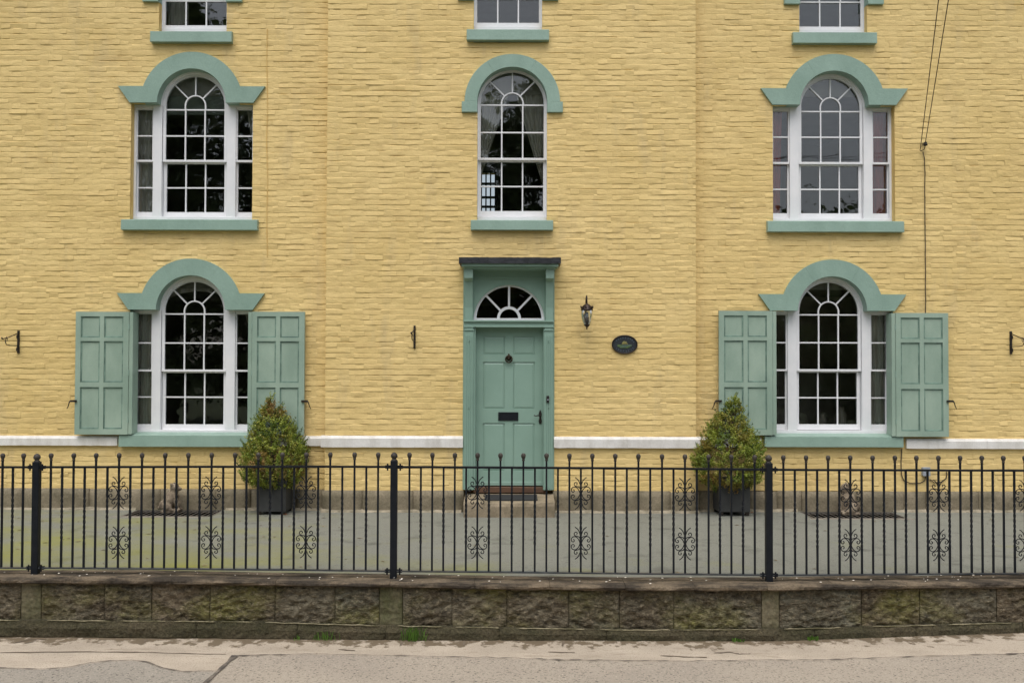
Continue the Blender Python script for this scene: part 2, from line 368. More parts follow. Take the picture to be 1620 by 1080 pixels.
# road: polygon right of the diagonal seam, patch left of it
far = -11.0
k = (far - sea[0].y) / seam_dir.y; far_pt = sea[0] + seam_dir * k
v = []; f = []
for p in rl: v += [(p.x, p.y, ZR+.006), (p.x + (far_pt.x - sea[0].x), far, ZR+.006)]
for i in range(len(rl)-1): f.append((2*i+1, 2*i+3, 2*i+2, 2*i))
struct(link_mesh('road', v, f, road_m))
PT_T = [(-420, 1060), (0, 1056), (60, 1058), (110, 1055), (140, 1048), (175, 1044.5), (210, 1044), (235, 1047), (258, 1056), (290, 1062), (320, 1061), (346, 1061)]
pl = [G(p, interp(p, PT_T) + jit(p, .5), ZR + .01) for p in range(-420, 350, 6)]
v = []; f = []
for p in pl:
    t = (p.x - pl[0].x) / (pl[-1].x - pl[0].x)
    v += [(p.x, p.y, ZR+.008), (pl[0].x + t * (far_pt.x + (pl[-1].x - (sea[0].x + seam_dir.x * (pl[-1].y - sea[0].y) / seam_dir.y)) - pl[0].x), far, ZR+.008)]
for i in range(len(pl)-1): f.append((2*i+1, 2*i+3, 2*i+2, 2*i))
struct(link_mesh('road_patch', v, f, patch_m))
def ribbon(name, pts, wd, m, z, kind='structure'):
    v = []; f = []
    for i, p in enumerate(pts):
        t = pts[min(i+1, len(pts)-1)] - pts[max(i-1, 0)]; nn = Vector((-t.y, t.x, 0)).normalized() * wd * (.35 + 2.4 * abs(mn.noise(Vector((i*.29, wd*100, 0)))))
        v += [(p.x + nn.x, p.y + nn.y, z), (p.x - nn.x, p.y - nn.y, z)]
    for i in range(len(pts)-1): f.append((2*i+1, 2*i+3, 2*i+2, 2*i))
    o = link_mesh(name, v, f, m); tag(o, kind=kind); return o
ribbon('road_edge_joint', rl, .010, tar_m, ZR+.012)
ribbon('patch_edge_joint', pl, .009, tar_m, ZR+.013)
sl2 = [sea[0] + seam_dir * (s*.08) for s in range(0, 30)]
ribbon('road_seam', sl2, .016, tar_m, ZR+.015)
# cracks in the apron
def crack(pts): 
    q = []
    for (a, b), (c, d) in zip(pts[:-1], pts[1:]):
        for t in np.linspace(0, 1, 6)[:-1]: q.append(G(a+(c-a)*t, b+(d-b)*t + random.uniform(-.4, .4), ZR+.004))
    return q
for pts in ([(0, 1031.5), (120, 1030), (230, 1031), (300, 1033), (372, 1034)], [(535, 1026), (568, 1029)], [(867, 1030.5), (920, 1031.5)], [(1045, 1036), (1080, 1038), (1128, 1039)],
            [(1130, 1032), (1155, 1030.5), (1170, 1033.5), (1192, 1033)], [(636, 1013), (633, 1022)], [(735, 1012), (733, 1022)], [(892, 1013), (889, 1023)], [(233, 1010), (227, 1015)], [(20, 1017), (45, 1011), (80, 1010)], [(40, 1017), (62, 1011)]):
    ribbon('pavement_crack', crack(pts), .009, damp_m, ZR+.004)

# forecourt with openings for the two cellar grates
BASEW = .14                                      # wing wall plane; centre bay at 0
def fz(y): return -.02 * max(0, .1 - y) - .0 
gl0, gl1 = PX(208, -.1, 812), PX(347, -.1, 808)
gr0, gr1 = PX(1272, -.1, 812), PX(1420, -.1, 812)
GY0, GY1 = -.42, .10
xs = sorted([-9.5, -6, -3, 0, 3, 6, 9.5, gl0, gl1, gr0, gr1]); ys = sorted([-3.9, -3.0, -2.0, -1.0, GY0, GY1, .3])
def cope_back(x): 
    pxx = 810 + x / 8.2 * FPX; return YF(pxx) + .12
v = []; f = []; idx = {}
xs2 = sorted(set(xs + list(np.linspace(-9.5, 9.5, 39))))
for j, y in enumerate(ys):
    for i, x in enumerate(xs2):
        yy = cope_back(x) if j == 0 else y
        idx[i, j] = len(v); v.append((x, yy, fz(yy)))
for j in range(len(ys)-1):
    for i in range(len(xs2)-1):
        xc = (xs2[i]+xs2[i+1])/2; yc = (ys[j]+ys[j+1])/2
        if GY0 < yc < GY1 and (gl0 < xc < gl1 or gr0 < xc < gr1): continue
        f.append((idx[i,j], idx[i+1,j], idx[i+1,j+1], idx[i,j+1]))
struct(link_mesh('forecourt', v, f, fore_m))

# ------------------------------------------------------------------ the house
house = thing('brick_house', (0, BASEW, 0), 'yellow painted brick house with sage green trim and white arched sash windows', 'house')
ZB = PZ(775, BASEW)      # bottom of the painted brickwork
ZT = 8.0
XBL, XBR = PX(515.5, 0), PX(1101, 0)
XL, XR = -9.0, 9.0
CH = .0685               # course height

# --- window specifications from the photograph
VEN = [   # hood centre x, hood bottom y, rows (springing, bar, meeting rail, bar, glass bottom), frame bottom, sill top, sill bottom, glass arch top
    dict(n='UL', hx=304, hb=163.5, rows=(174.2, 215.5, 255, 296.5, 335), fb=347, st=347.5, sb=364, at=121.7),
    dict(n='UR', hx=1318.8, hb=167, rows=(177, 217.5, 258.5, 299, 337), fb=350, st=350, sb=367, at=125),
    dict(n='LL', hx=302.5, hb=490, rows=(496.7, 542.5, 586, 628, 671), fb=684, st=688, sb=706.5, at=446),
    dict(n='LR', hx=1315.8, hb=491.7, rows=(498, 542, 585.5, 629, 671), fb=685, st=690, sb=707, at=447)]
RIN, ROUT, SHH, TIP, TIPB, OPN = .434, .645, .207, .93, .783, .772
FR = .10                 # frame set back from the wall face
for s in VEN:
    s['cx'] = PX(s['hx'], BASEW, s['hb']); s['z0'] = P(s['hx'], s['hb'], BASEW).z
    pz = lambda y: P(s['hx'], y, BASEW + FR + .03).z
    s['rz'] = [pz(y) for y in s['rows']]; s['fbz'] = P(s['hx'], s['fb'], BASEW + FR).z; s['atz'] = pz(s['at'])
    s['stz'] = P(s['hx'], s['st'], BASEW - .06).z; s['sbz'] = P(s['hx'], s['sb'], BASEW - .06).z
SNG = [   # single arched windows
    dict(n='CW', hx=810.5, hb=162, rows=(166.7, 210, 252, 294.3, 333.3), fb=348, st=348.5, sb=364, at=115, Y=0, hw=.398, rin=.437, rout=.597, imp=.134, impx=.632, sx=.512),
    dict(n='TL', hx=305.5, hb=-12, rows=(2, 41), fb=50, st=50, sb=67, at=-48, Y=BASEW, hw=.392, rin=.43, rout=.59, imp=.134, impx=.63, sx=.515),
    dict(n='TC', hx=803.8, hb=-15, rows=(-1, 37), fb=47, st=47, sb=64, at=-52, Y=0, hw=.392, rin=.43, rout=.59, imp=.134, impx=.63, sx=.515),
    dict(n='TR', hx=1318, hb=-8, rows=(4, 43), fb=51.5, st=51.5, sb=69, at=-46, Y=BASEW, hw=.392, rin=.43, rout=.59, imp=.134, impx=.63, sx=.53)]
for s in SNG:
    Y = s['Y']; s['cx'] = PX(s['hx'], Y, s['hb']); s['z0'] = P(s['hx'], s['hb'], Y).z
    pz = lambda y: P(s['hx'], y, Y + FR + .03).z
    s['rz'] = [pz(y) for y in s['rows']]; s['fbz'] = P(s['hx'], s['fb'], Y + FR).z; s['atz'] = pz(s['at'])
    s['stz'] = P(s['hx'], s['st'], Y - .06).z; s['sbz'] = P(s['hx'], s['sb'], Y - .06).z
DX0, DX1 = PX(735, 0), PX(875, 0)
DZT = PZ(415, 0)
def openings(zl, zh):
    z = (zl + zh) / 2; out = []
    for s in VEN:
        dz = z - s['z0']
        if z < s['sbz']+.03 or dz > .54: continue
        h = OPN if dz < 0 else (.60 if dz < .1 else math.sqrt(max(0, .54**2 - dz*dz)))
        out.append((s['cx'] - h, s['cx'] + h))
    for s in SNG:
        dz = z - s['z0']; rm = (s['rin'] + s['rout'])/2
        if z < s['sbz']+.03 or dz > rm: continue
        h = s['rin'] if dz < -s['imp'] + CH*.6 else (rm if dz < 0 else math.sqrt(max(0, rm*rm - dz*dz)))
        out.append((s['cx'] - h, s['cx'] + h))
    if z < DZT: out.append((DX0, DX1))
    return out

# --- brickwork: every brick its own relief, courses wavy under thick paint
def bed_wave(x, k): return .007 * mn.noise(Vector((x*.8, k*7.31, .5))) + .005 * mn.noise(Vector((x*4.6, k*3.7, 2.5))) + .0035 * mn.noise(Vector((x*13, k*5.7, 8.5)))
def bed_depth(x, k):
    a = mn.noise(Vector((x*5.2, k*5.17, 11.))); b = mn.noise(Vector((x*.6, k*.25, 21.)))
    return .0014 + .0014*b + .0026*max(0, a + .1) + (.0085 if a > .36 + .14*b else 0)
ZS = (0, .06, .15, .5, .84, .94, 1)
def brick_patch(x0, x1, k, Y, z0):
    L = x1 - x0; e = min(.007/L, .2); nm = max(2, int(round(L/.045))); ts = [0, e] + [e + (1-2*e)*i/nm for i in range(1, nm)] + [1-e, 1]; nx = len(ts)
    off = random.gauss(0, .0010); tilt = random.gauss(.0006, .0018); tx = random.gauss(0, .0018)
    V = []; last = len(ZS) - 1
    for j, tz in enumerate(ZS):
        for i, t in enumerate(ts):
            x = x0 + L*t
            zb = z0 + k*CH + bed_wave(x, k); zt = z0 + (k+1)*CH + bed_wave(x, k+1)
            zz = zb + (zt-zb)*tz
            if j == 0: d = bed_depth(x, k)
            elif j == last: d = bed_depth(x, k+1)
            else:
                d = -off - tilt*(.5 - tz) * 2 - tx*(t-.5) - .0034*mn.noise(Vector((x*6.5, zz*18, Y*9 + 5))) - .0036*mn.noise(Vector((x*16, zz*38, 7.)))
                if i == 0 or i == nx-1: d += .0003 + .0034*max(0, mn.noise(Vector((x*13, k*3.3, 31.)))+.08)
                if j in (1, last-1): d += .0006
            if 0 < j < 3: zz += .0025*mn.noise(Vector((x*11, k*2.9, 41.)))
            V.append((x, Y + d, zz))
    return V, nx
def spans_of(a, b, zl, zh):
    segs = [(a, b)]
    for (l, r) in openings(zl, zh):
        nseg = []
        for (p, q) in segs:
            if r <= p or l >= q: nseg.append((p, q))
            else:
                if l - p > .01: nseg.append((p, l))
                if q - r > .01: nseg.append((r, q))
        segs = nseg
    return segs
NC = int((ZT - ZB) / CH)
def make_wall(name, a, b, Y, singles):
    back = MB(); V = []; F = []; cand = []
    for k in range(NC):
        zl = ZB + k*CH; zh = zl + CH
        # flemish bond cuts
        cuts = []; x = -9.6 + (.168 if k % 2 else 0) + .01*math.sin(k*2.3); i = 0
        while x < 9.6:
            cuts.append(x + random.uniform(-.006, .006)); x += .225 if i % 2 == 0 else .112; i += 1
        for (p, q) in spans_of(a, b, zl, zh):
            back.add([(p, Y+.03, zl), (q, Y+.03, zl), (q, Y+.03, zh), (p, Y+.03, zh)], [(0,1,2,3)])
            cs = [p] + [c for c in cuts if p + .03 < c < q - .03] + [q]
            for c0, c1 in zip(cs[:-1], cs[1:]):
                pv, nx = brick_patch(c0, c1, k, Y, ZB)
                cxm, czm = (c0+c1)/2, (zl+zh)/2
                cand.append((c1-c0, math.dist((cxm, Y, czm), tuple(cam_o)), pv, nx))
    w_ = back.build('wall', yellow_flat, house)
    pick = set()
    if singles:
        order = sorted(range(len(cand)), key=lambda i: (cand[i][0] < .2, cand[i][1])); pick = set(order[:singles])
    def quads(nx, base):
        return [(base+j*nx+i, base+j*nx+i+1, base+(j+1)*nx+i+1, base+(j+1)*nx+i) for j in range(len(ZS)-1) for i in range(nx-1)]
    for i, (wd, _, pv, nx) in enumerate(cand):
        if i in pick: fast_mesh('brick', np.array(pv), np.array(quads(nx, 0)), yellow, w_, True)
        else:
            F += quads(nx, len(V)); V += pv
    tag(fast_mesh('brickwork', np.array(V), np.array(F), yellow, w_, True), kind='stuff')
    return w_
make_wall('wall', XL, XBL, BASEW, 0)
make_wall('wall', XBL, XBR, 0, 300)
make_wall('wall', XBR, XR, BASEW, 0)
# sides of the projecting bay, end walls, rear wall with a landing window, roof
RWX0, RWX1, RWZ0, RWZ1 = PX(761, 6.0), PX(783, 6.0), PZ(340, 6.0), PZ(273, 6.0)
sw = MB(); sw.box(XBL, XBL+.02, .012, BASEW+.03, ZB, ZT); sw.box(XBR-.02, XBR, .012, BASEW+.03, ZB, ZT); sw.build('bay_return', yellow, house)
ew = MB(); ew.box(XL-.02, XL+.25, BASEW+.02, 6.2, -.3, ZT); ew.box(XR-.25, XR+.02, BASEW+.02, 6.2, -.3, ZT); ew.build('end_wall', yellow_flat, house)
MB().plate([XL, RWX0, RWX1, XR], [-.3, RWZ0, RWZ1, ZT], [(RWX0, RWX1, RWZ0, RWZ1)], 6.0, 6.2).build('rear_wall', yellow_flat, house)
rf = MB(); rf.prismx([(-.35, ZT), (3.1, ZT+2.6), (6.5, ZT)], XL-.3, XR+.3); rf.build('roof', slate, house)
cw_ = MB(); cw_.box(XL-.1, XR+.1, -.25, BASEW+.1, ZT-.2, ZT-.003); cw_.build('eaves_cornice', green, house)

# --- stone plinth blocks
def plinth(a, b, Y, pxj, ztop, zbot):
    xsj = [a] + [x for x in pxj if a + .1 < x < b - .1] + [b]
    for p, q in zip(xsj[:-1], xsj[1:]):
        if p < DX1 and q > DX0: 
            for (l, r) in ((p, DX0-.0), (DX1, q)):
                if r - l > .03: pb(l, r, Y, ztop, zbot)
            continue
        pb(p, q, Y, ztop, zbot)
def pb(p, q, Y, ztop, zbot):
    nx = max(3, int((q-p)/.09)); nz = 6; V = []; F = []
    pr = .028 + random.uniform(-.006, .008); zt = ztop + random.uniform(-.008, .006)
    for j in range(nz+1):
        for i in range(nx+1):
            t, u = i/nx, j/nz; x = p + .004 + (q-p-.008)*t; z = zbot + (zt-zbot)*u
            e = .012 if (i in (0, nx)) else 0
            if j == nz: e += .006
            V.append((x, Y - pr + e - .009*mn.noise(Vector((x*5, z*7, Y+3))), z))
    for i in range(nx+1):
        t = i/nx; V.append((p + .004 + (q-p-.008)*t, Y + .03, zt - .002))
    W = nx+1
    for j in range(nz+1):
        for i in range(nx): F.append((j*W+i, j*W+i+1, (j+1)*W+i+1, (j+1)*W+i))
    n = len(V)
    for j in range(nz+1): V += [(p+.004, Y+.03, zbot+(zt-zbot)*j/nz), (q-.004, Y+.03, zbot+(zt-zbot)*j/nz)]
    for j in range(nz):
        F.append((n+2*j, j*W, (j+1)*W, n+2*j+2)); F.append((j*W+nx, n+2*j+1, n+2*j+3, (j+1)*W+nx))
    link_mesh('plinth_stone', V, F, plinth_m, house, True)
PJ = [PX(p, BASEW) for p in (-180, -80, 40, 145, 258, 345, 400, 470)] + [PX(p, 0) for p in (575, 655, 935, 1010, 1060)] + [PX(p, BASEW) for p in (1180, 1228, 1267, 1352, 1427, 1462, 1545, 1640, 1750)]
plinth(XL, XBL-.0, BASEW, PJ, PZ(774, BASEW), -.25)
plinth(XBL-.03, XBR+.03, 0, PJ, PZ(776, 0), -.25)
plinth(XBR, XR, BASEW, PJ, PZ(775, BASEW), -.25)
MB().box(XL, XBL, BASEW+.008, BASEW+.06, -.3, ZB).build('foundation', plinth_m, house)
MB().box(XBR, XR, BASEW+.008, BASEW+.06, -.3, ZB).build('foundation', plinth_m, house)
MB().box(XBL, DX0, .008, .06, -.3, ZB).build('foundation', plinth_m, house)
MB().box(DX1, XBR, .008, .06, -.3, ZB).build('foundation', plinth_m, house)

def fillet(a, b, Y):
    n = max(3, int((b-a)/.05)); m = MB()
    for i in range(n+1):
        x = a + (b-a)*i/n; w_ = .05 + .03*mn.noise(Vector((x*2.3, Y, 3))) + .02*mn.noise(Vector((x*11, Y, 5)))
        m.v += [(x, Y-.01, fz(Y)+.035 + .012*mn.noise(Vector((x*5, 2, Y)))), (x, Y-.03-w_*.5, fz(Y)+.012), (x, Y-.03-w_, fz(Y)-.004)]
    for i in range(n): a_ = 3*i; m.f += [(a_+1, a_+4, a_+3, a_), (a_+2, a_+5, a_+4, a_+1)]
    m.build('cement_fillet', M('cement_fillet', lin(158, 148, 128), .9, lin(112, 106, 88), 9, bump=.01, bscale=30, fine=.2), house)
fillet(XL, gl0-.02, BASEW); fillet(gl1+.02, XBL-.03, BASEW); fillet(XBL-.03, DX0-.03, 0); fillet(DX1+.03, XBR+.03, 0); fillet(XBR+.03, gr0-.02, BASEW); fillet(gr1+.02, XR, BASEW)
# --- white string course, pieces with ragged lower paint line
def band(a, b, Y, yt, yb):
    n = max(2, int((b-a)/.08)); zt = PZ(yt, Y-.035); zf = PZ(yt+4, Y-.045); zb = PZ(yb, Y-.045); V = []; F = []
    for i in range(n+1):
        x = a + (b-a)*i/n; wv = .003*mn.noise(Vector((x*4, Y, 1))); wb = .004*mn.noise(Vector((x*9, Y, 5)))
        V += [(x, Y+.02, zt+.004), (x, Y-.022+wv, zt), (x, Y-.042+wv, zf), (x, Y-.040+wv, zb+wb), (x, Y+.02, zb+wb)]
    for i in range(n):
        p = 5*i
        for j in range(4): F.append((p+j+1, p+6+j, p+5+j, p+j))
    F += [(4,3,2,1,0), tuple(5*n+j for j in range(5))]
    F = [tuple(reversed(q)) if False else q for q in F]
    link_mesh('string_course', V, F, white_band, house)
LLs, LRs = VEN[2], VEN[3]
SILLH = .868
def bands(a, b, Y, yt, yb, L=1.15):
    n = max(1, round((b-a)/L)); 
    for i in range(n): band(a + (b-a)*i/n + .001, a + (b-a)*(i+1)/n - .001, Y, yt, yb)
bands(XL, LLs['cx'] - SILLH - .03, BASEW, 691.5, 706.5); bands(LLs['cx'] + SILLH + .03, XBL - .04, BASEW, 690.5, 706)
bands(XBL - .045, PX(733.5, 0), 0, 690, 708); bands(PX(876.5, 0), XBR + .045, 0, 690.5, 708)
bands(XBR + .05, LRs['cx'] - SILLH - .03, BASEW, 690.5, 706); bands(LRs['cx'] + SILLH + .05, XR, BASEW, 692, 707.5)

# --- windows
def pane(poly, y, parent):
    cx = sum(p[0] for p in poly)/len(poly); cz = sum(p[1] for p in poly)/len(poly)
    tx, tz = random.gauss(0, .004), random.gauss(0, .004)
    m = MB().prism(poly, 0, .003); m.v = [(x, y + yy + (x-cx)*tx + (z-cz)*tz, z) for x, yy, z in m.v]
    return m.build('pane', glass, parent)
def rect(a, b, c, d): return [(a, c), (b, c), (b, d), (a, d)]
def arc(cx, cz, r, a0, a1, n): return [(cx + r*math.cos(a0+(a1-a0)*i/n), cz + r*math.sin(a0+(a1-a0)*i/n)) for i in range(n+1)]
PI = math.pi
def arched_sashes(win, cx, hw, rz, atz, Yf, bar=.017):
    """arched upper sash with fan, lower sash; glass half width hw"""
    sp, gb = rz[0], rz[-1]; cz = atz - hw; ri = hw*.345
    zc = max(cz, sp+.01)
    nrow = len(rz) - 1; mid = rz[2] if nrow == 4 else None
    yu, yl = Yf + .022, Yf + .062
    cols = [cx - hw, cx - hw/3, cx + hw/3, cx + hw]
    top = MB()
    # fan frame + stiles of the upper sash
    low_end = mid if mid else gb - .075
    top.ring(cx, zc, hw, hw+.035, 0, PI, 24, yu, yu+.045)
    for s in (-1, 1): top.box(cx + s*hw, cx + s*(hw+.035), yu, yu+.045, low_end, zc)
    top.box(cx-hw, cx+hw, yu+.004, yu+.034, sp-bar/2, sp+bar/2)
    for a in (45, 90, 135):
        c, q = math.cos(R(a)), math.sin(R(a)); d = Vector((c, q)); n2 = Vector((-q, c)) * bar/2
        p0 = Vector((cx, zc)) + d*ri; p1 = Vector((cx, zc)) + d*(hw+.003)
        top.prism([tuple(p0-n2), tuple(p1-n2), tuple(p1+n2), tuple(p0+n2)], yu+.006, yu+.032)
    top.ring(cx, zc, ri-bar/2, ri+bar/2, 0, PI, 16, yu+.002, yu+.036)
    for s in (-1, 1): top.box(cx+s*ri-bar/2, cx+s*ri+bar/2, yu+.002, yu+.036, sp, zc)
    for s in (-1, 1):
        top.box(cx+s*hw/3-bar/2, cx+s*hw/3+bar/2, yu+.005, yu+.033, (mid if mid else gb), sp-bar/2)
    if nrow == 4:
        top.box(cx-hw, cx+hw, yu+.004, yu+.034, rz[1]-bar/2, rz[1]+bar/2)
        top.box(cx-hw-.035, cx+hw+.035, yu-.004, yu+.05, mid-.012, mid+.014)
    else:
        top.box(cx-hw-.035, cx+hw+.035, yu-.002, yu+.05, gb-.075, gb)
    top.build('sash', white, win)
    # panes of the fan
    e = bar/2 + .001
    for k in range(4):
        a0, a1 = R(45*k), R(45*(k+1))
        po = arc(cx, zc, hw+.003, a0, a1, 6); pi = arc(cx, zc, ri, a1, a0, 5)
        if k == 0: poly = [(cx+ri, sp), (cx+hw, sp)] + po + pi
        elif k == 3: poly = po + [(cx-hw, sp), (cx-ri, sp)] + pi
        else: poly = po + pi
        q = []
        for p in poly:
            if not q or math.dist(p, q[-1]) > 1e-4: q.append(p)
        if math.dist(q[0], q[-1]) < 1e-4: q.pop()
        pane(q, yu+.018, win)
    pane([(cx-ri, sp), (cx+ri, sp)] + arc(cx, zc, ri, 0, PI, 10), yu+.018, win)
    rows_u = list(zip(rz[:-1], rz[1:]))
    for j, (zt, zb) in enumerate(rows_u):
        lower = nrow == 4 and j >= 2
        for i in range(3): pane(rect(cols[i], cols[i+1], zb, zt), (yl if lower else yu)+.018, win)
    if nrow == 4:
        lo = MB()
        for s in (-1, 1): lo.box(cx+s*(hw-.004), cx+s*(hw+.035), yl, yl+.045, gb, mid-.013)
        lo.box(cx-hw-.035, cx+hw+.035, yl-.002, yl+.047, gb-.07, gb)
        lo.box(cx-hw-.03, cx+hw+.03, yl+.001, yl+.045, mid-.03, mid-.008)
        lo.box(cx-hw+.004, cx+hw-.004, yl+.004, yl+.034, rz[3]-bar/2, rz[3]+bar/2)
        for s in (-1, 1): lo.box(cx+s*hw/3-bar/2, cx+s*hw/3+bar/2, yl+.005, yl+.033, gb, mid-.03)
        lo.build('sash', white, win)
def sill(parent, cx, hw, Y, zt, zb, Yin):
    h = zt - zb; V = []; n = 14
    m = MB()
    for i in range(n+1):
        x = cx - hw + 2*hw*i/n; q = .002*mn.noise(Vector((x*6, zt*3, 2)))
        m.v += [(x, Y-.075+q, zb+q), (x, Y-.07+q, zt-.002+q), (x, Yin, zt+.03), (x, Yin, zb)]
    for i in range(n):
        a = 4*i
        m.f += [(a, a+4, a+5, a+1), (a+1, a+5, a+6, a+2), (a+3, a+7, a+4, a)]
    m.f += [(0, 1, 2, 3), (4*n+3, 4*n+2, 4*n+1, 4*n)]
    return m.build('sill', green, parent, .004)
def reveal(cx, hw, Y, z0, z1, m=yellow_flat, d=FR+.16, t=.05):
    for s in (-1, 1): MB().box(cx+s*hw, cx+s*(hw+t), Y+.016, Y+d, z0, z1).build('window_reveal', m, house)

def venetian(s, shut):
    cx, z0, Y = s['cx'], s['z0'], BASEW; Yf = Y + FR; rz = s['rz']; fb = s['fbz']
    cxr = cx
    m = MB()
    gi, go = .545, .735
    ztop_s = rz[0] - .002
    hd = z0 + .06
    for q in (-1, 1):
        m.box(cx+q*.415, cx+q*.528, Yf, Yf+.13, fb, z0+.012)           # mullion box
        m.box(cx+q*.744, cx+q*.772, Yf+.003, Yf+.13, fb, hd)               # outer lining
        m.box(cx+q*.528, cx+q*.744, Yf+.004, Yf+.13, ztop_s+.028, hd)      # head of the side light
    m.box(cx-.772, cx+.772, Yf-.004, Yf+.14, fb-.01, fb+.035)          # frame sill
    m.ring(cx, max(s['atz']-.374, rz[0]+.01), .409, .52, 0, PI, 28, Yf+.002, Yf+.12)
    for q in (-1, 1): m.box(cx+q*.409, cx+q*.50, Yf+.005, Yf+.12, z0+.014, max(s['atz']-.374, rz[0]+.01))
    win = m.build('window', white, house, .003)
    arched_sashes(win, cx, .374, rz, s['atz'], Yf)
    for q in (-1, 1):
        a, b = sorted((cx+q*gi, cx+q*go)); z = [ztop_s] + rz[1:]; mid = z[2]
        for lo, y in ((0, Yf+.022), (1, Yf+.062)):
            t = MB(); zt, zb = (z[0]+.03, mid) if not lo else (mid+.012, fb+.037)
            gz0, gz1 = (mid, z[0]) if not lo else (z[4], mid-.01)
            for (l, r) in ((a-.0175, a), (b, b+.0175)): t.box(l, r, y, y+.04, zb, zt)
            t.box(a, b, y+.001, y+.041, gz1, zt); t.box(a-.001, b+.001, y-.003, y+.043, zb, gz0) if lo else t.box(a-.017, b+.012, y-.004, y+.044, mid-.012, mid+.012)
            br = z[1] if not lo else z[3]; t.box(a, b, y+.004, y+.034, br-.0085, br+.0085)
            t.build('sash', white, win)
            ed = [gz1, br, gz0]
            for u, d_ in zip(ed[:-1], ed[1:]): pane(rect(a, b, d_, u), y+.018, win)
    sl_ = sill(win, cx, SILLH if shut else .858, Y, s['stz'], s['sbz'], Yf-.004)
    # hood of three stones
    yf, yb = Y-.035, Y+FR+.002
    key = MB().ring(cx, z0, RIN, ROUT, R(57.93), R(122.07), 14, yf, yb).build('window_hood', green, house)
    for q in (-1, 1):
        st = MB()
        if q > 0: st.ring(cx, z0, RIN, ROUT, 0, R(57.8), 14, yf, yb)
        else: st.ring(cx, z0, RIN, ROUT, R(122.2), PI, 14, yf, yb)
        am = math.asin(SHH/ROUT); pts = [(ROUT*math.cos(am*i/6), ROUT*math.sin(am*i/6)) for i in range(6, -1, -1)]
        poly = pts + [(TIPB, 0), (TIP, SHH)]
        poly = [(cx+q*x, z0+z) for x, z in poly]
        if q < 0: poly = poly[::-1]
        st.prism(poly, yf, yb); st.build('hood_stone', green, key)
    reveal(cx, OPN, Y, s['sbz']+.02, z0+.1, green if shut else yellow_flat, t=.05)
    return win
for s in VEN: s['win'] = venetian(s, s['n'][0] == 'L')

def single(s):
    cx, z0, Y = s['cx'], s['z0'], s['Y']; Yf = Y + FR; hw = s['hw']; rz = s['rz']; fb = s['fbz']
    zc = max(s['atz']-hw, rz[0]+.01); m = MB()
    m.ring(cx, zc, hw+.035, s['rin']+.05, 0, PI, 28, Yf, Yf+.12)
    for q in (-1, 1): m.box(cx+q*(hw+.035), cx+q*(s['rin']+.003), Yf+.002, Yf+.12, fb, zc)
    m.box(cx-s['rin'], cx+s['rin'], Yf-.004, Yf+.14, fb-.01, fb+.04)
    win = m.build('window', white, house, .003)
    arched_sashes(win, cx, hw, rz, s['atz'], Yf)
    sill(win, cx, s['sx'], Y, s['stz'], s['sbz'], Yf-.004)
    yf, yb = Y-.035, Y+FR+.002
    key = MB().ring(cx, z0, s['rin'], s['rout'], R(59.93), R(122.07), 14, yf, yb).build('window_hood', green, house)
    MB().ring(cx, z0, s['rin'], s['rout'], 0, R(59.8), 14, yf, yb).build('hood_stone', green, key, .003)
    MB().ring(cx, z0, s['rin'], s['rout'], R(122.2), PI, 14, yf, yb).build('hood_stone', green, key, .003)
    for q in (-1, 1): MB().box(cx+q*s['rin'], cx+q*s['impx'], yf-.006, yb, z0-s['imp'], z0-.002).build('impost_block', green, key, .004)
    reveal(cx, s['rin'], Y, s['sbz']+.02, z0-s['imp']+.01)
    return win
for s in SNG: s['win'] = single(s)

# --- rooms behind the glass (closed, so that only daylight from the windows enters)
def room(cx, hw, Y, z0, z1, depth, m, hole=None):
    q = MB(); y0, y1 = Y + FR + .14, Y + depth; a, b = cx-hw, cx+hw
    q.add([(a,y0,z0),(a,y1,z0),(a,y1,z1),(a,y0,z1)], [(0,1,2,3)]); q.add([(b,y0,z0),(b,y1,z0),(b,y1,z1),(b,y0,z1)], [(3,2,1,0)])
    q.add([(a,y0,z0),(b,y0,z0),(b,y1,z0),(a,y1,z0)], [(0,1,2,3)]); q.add([(a,y0,z1),(b,y0,z1),(b,y1,z1),(a,y1,z1)], [(3,2,1,0)])
    if hole: q.plate([a, hole[0], hole[1], b], [z0, hole[2], hole[3], z1], [hole], y1, y1+.02)
    else: q.add([(a,y1,z0),(b,y1,z0),(b,y1,z1),(a,y1,z1)], [(0,1,2,3)])
    return q.build('room_lining', m, house)
pale_room = M('pale_kitchen_wall', lin(222, 214, 200), .7, lin(196, 186, 170), 2)
for s in VEN: room(s['cx'], 1.5, BASEW, s['sbz']-.6, s['z0']+.85, 2.4 if s['n'] == 'LR' else 4.2, pale_room if s['n'] == 'LR' else room_m)
for s in SNG:
    if s['n'] == 'CW': room(s['cx'], 1.25, 0, s['sbz']-.5, s['z0']+.75, 5.9, room_m, (RWX0, RWX1, RWZ0, RWZ1))
    else: room(s['cx'], 1.2, s['Y'], s['sbz']-.3, s['z0']+.7, 4.0, room_m)
# back of the front wall inside the rooms
for s in VEN:
    t = MB().plate([s['cx']-1.55, s['cx']-.80, s['cx']+.80, s['cx']+1.55], [s['sbz']-.7, s['fbz']-.02, s['z0']+.52, s['z0']+.9], [(s['cx']-.80, s['cx']+.80, s['fbz']-.02, s['z0']+.52)], BASEW+FR+.12, BASEW+FR+.15)
    t.build('room_lining', room_m, house)
for s in SNG:
    r_ = s['rin']+.03
    MB().plate([s['cx']-1.3, s['cx']-r_, s['cx']+r_, s['cx']+1.3], [s['sbz']-.6, s['fbz']-.02, s['z0']+r_+.03, s['z0']+.8], [(s['cx']-r_, s['cx']+r_, s['fbz']-.02, s['z0']+r_+.03)], s['Y']+FR+.12, s['Y']+FR+.15).build('room_lining', room_m, house)
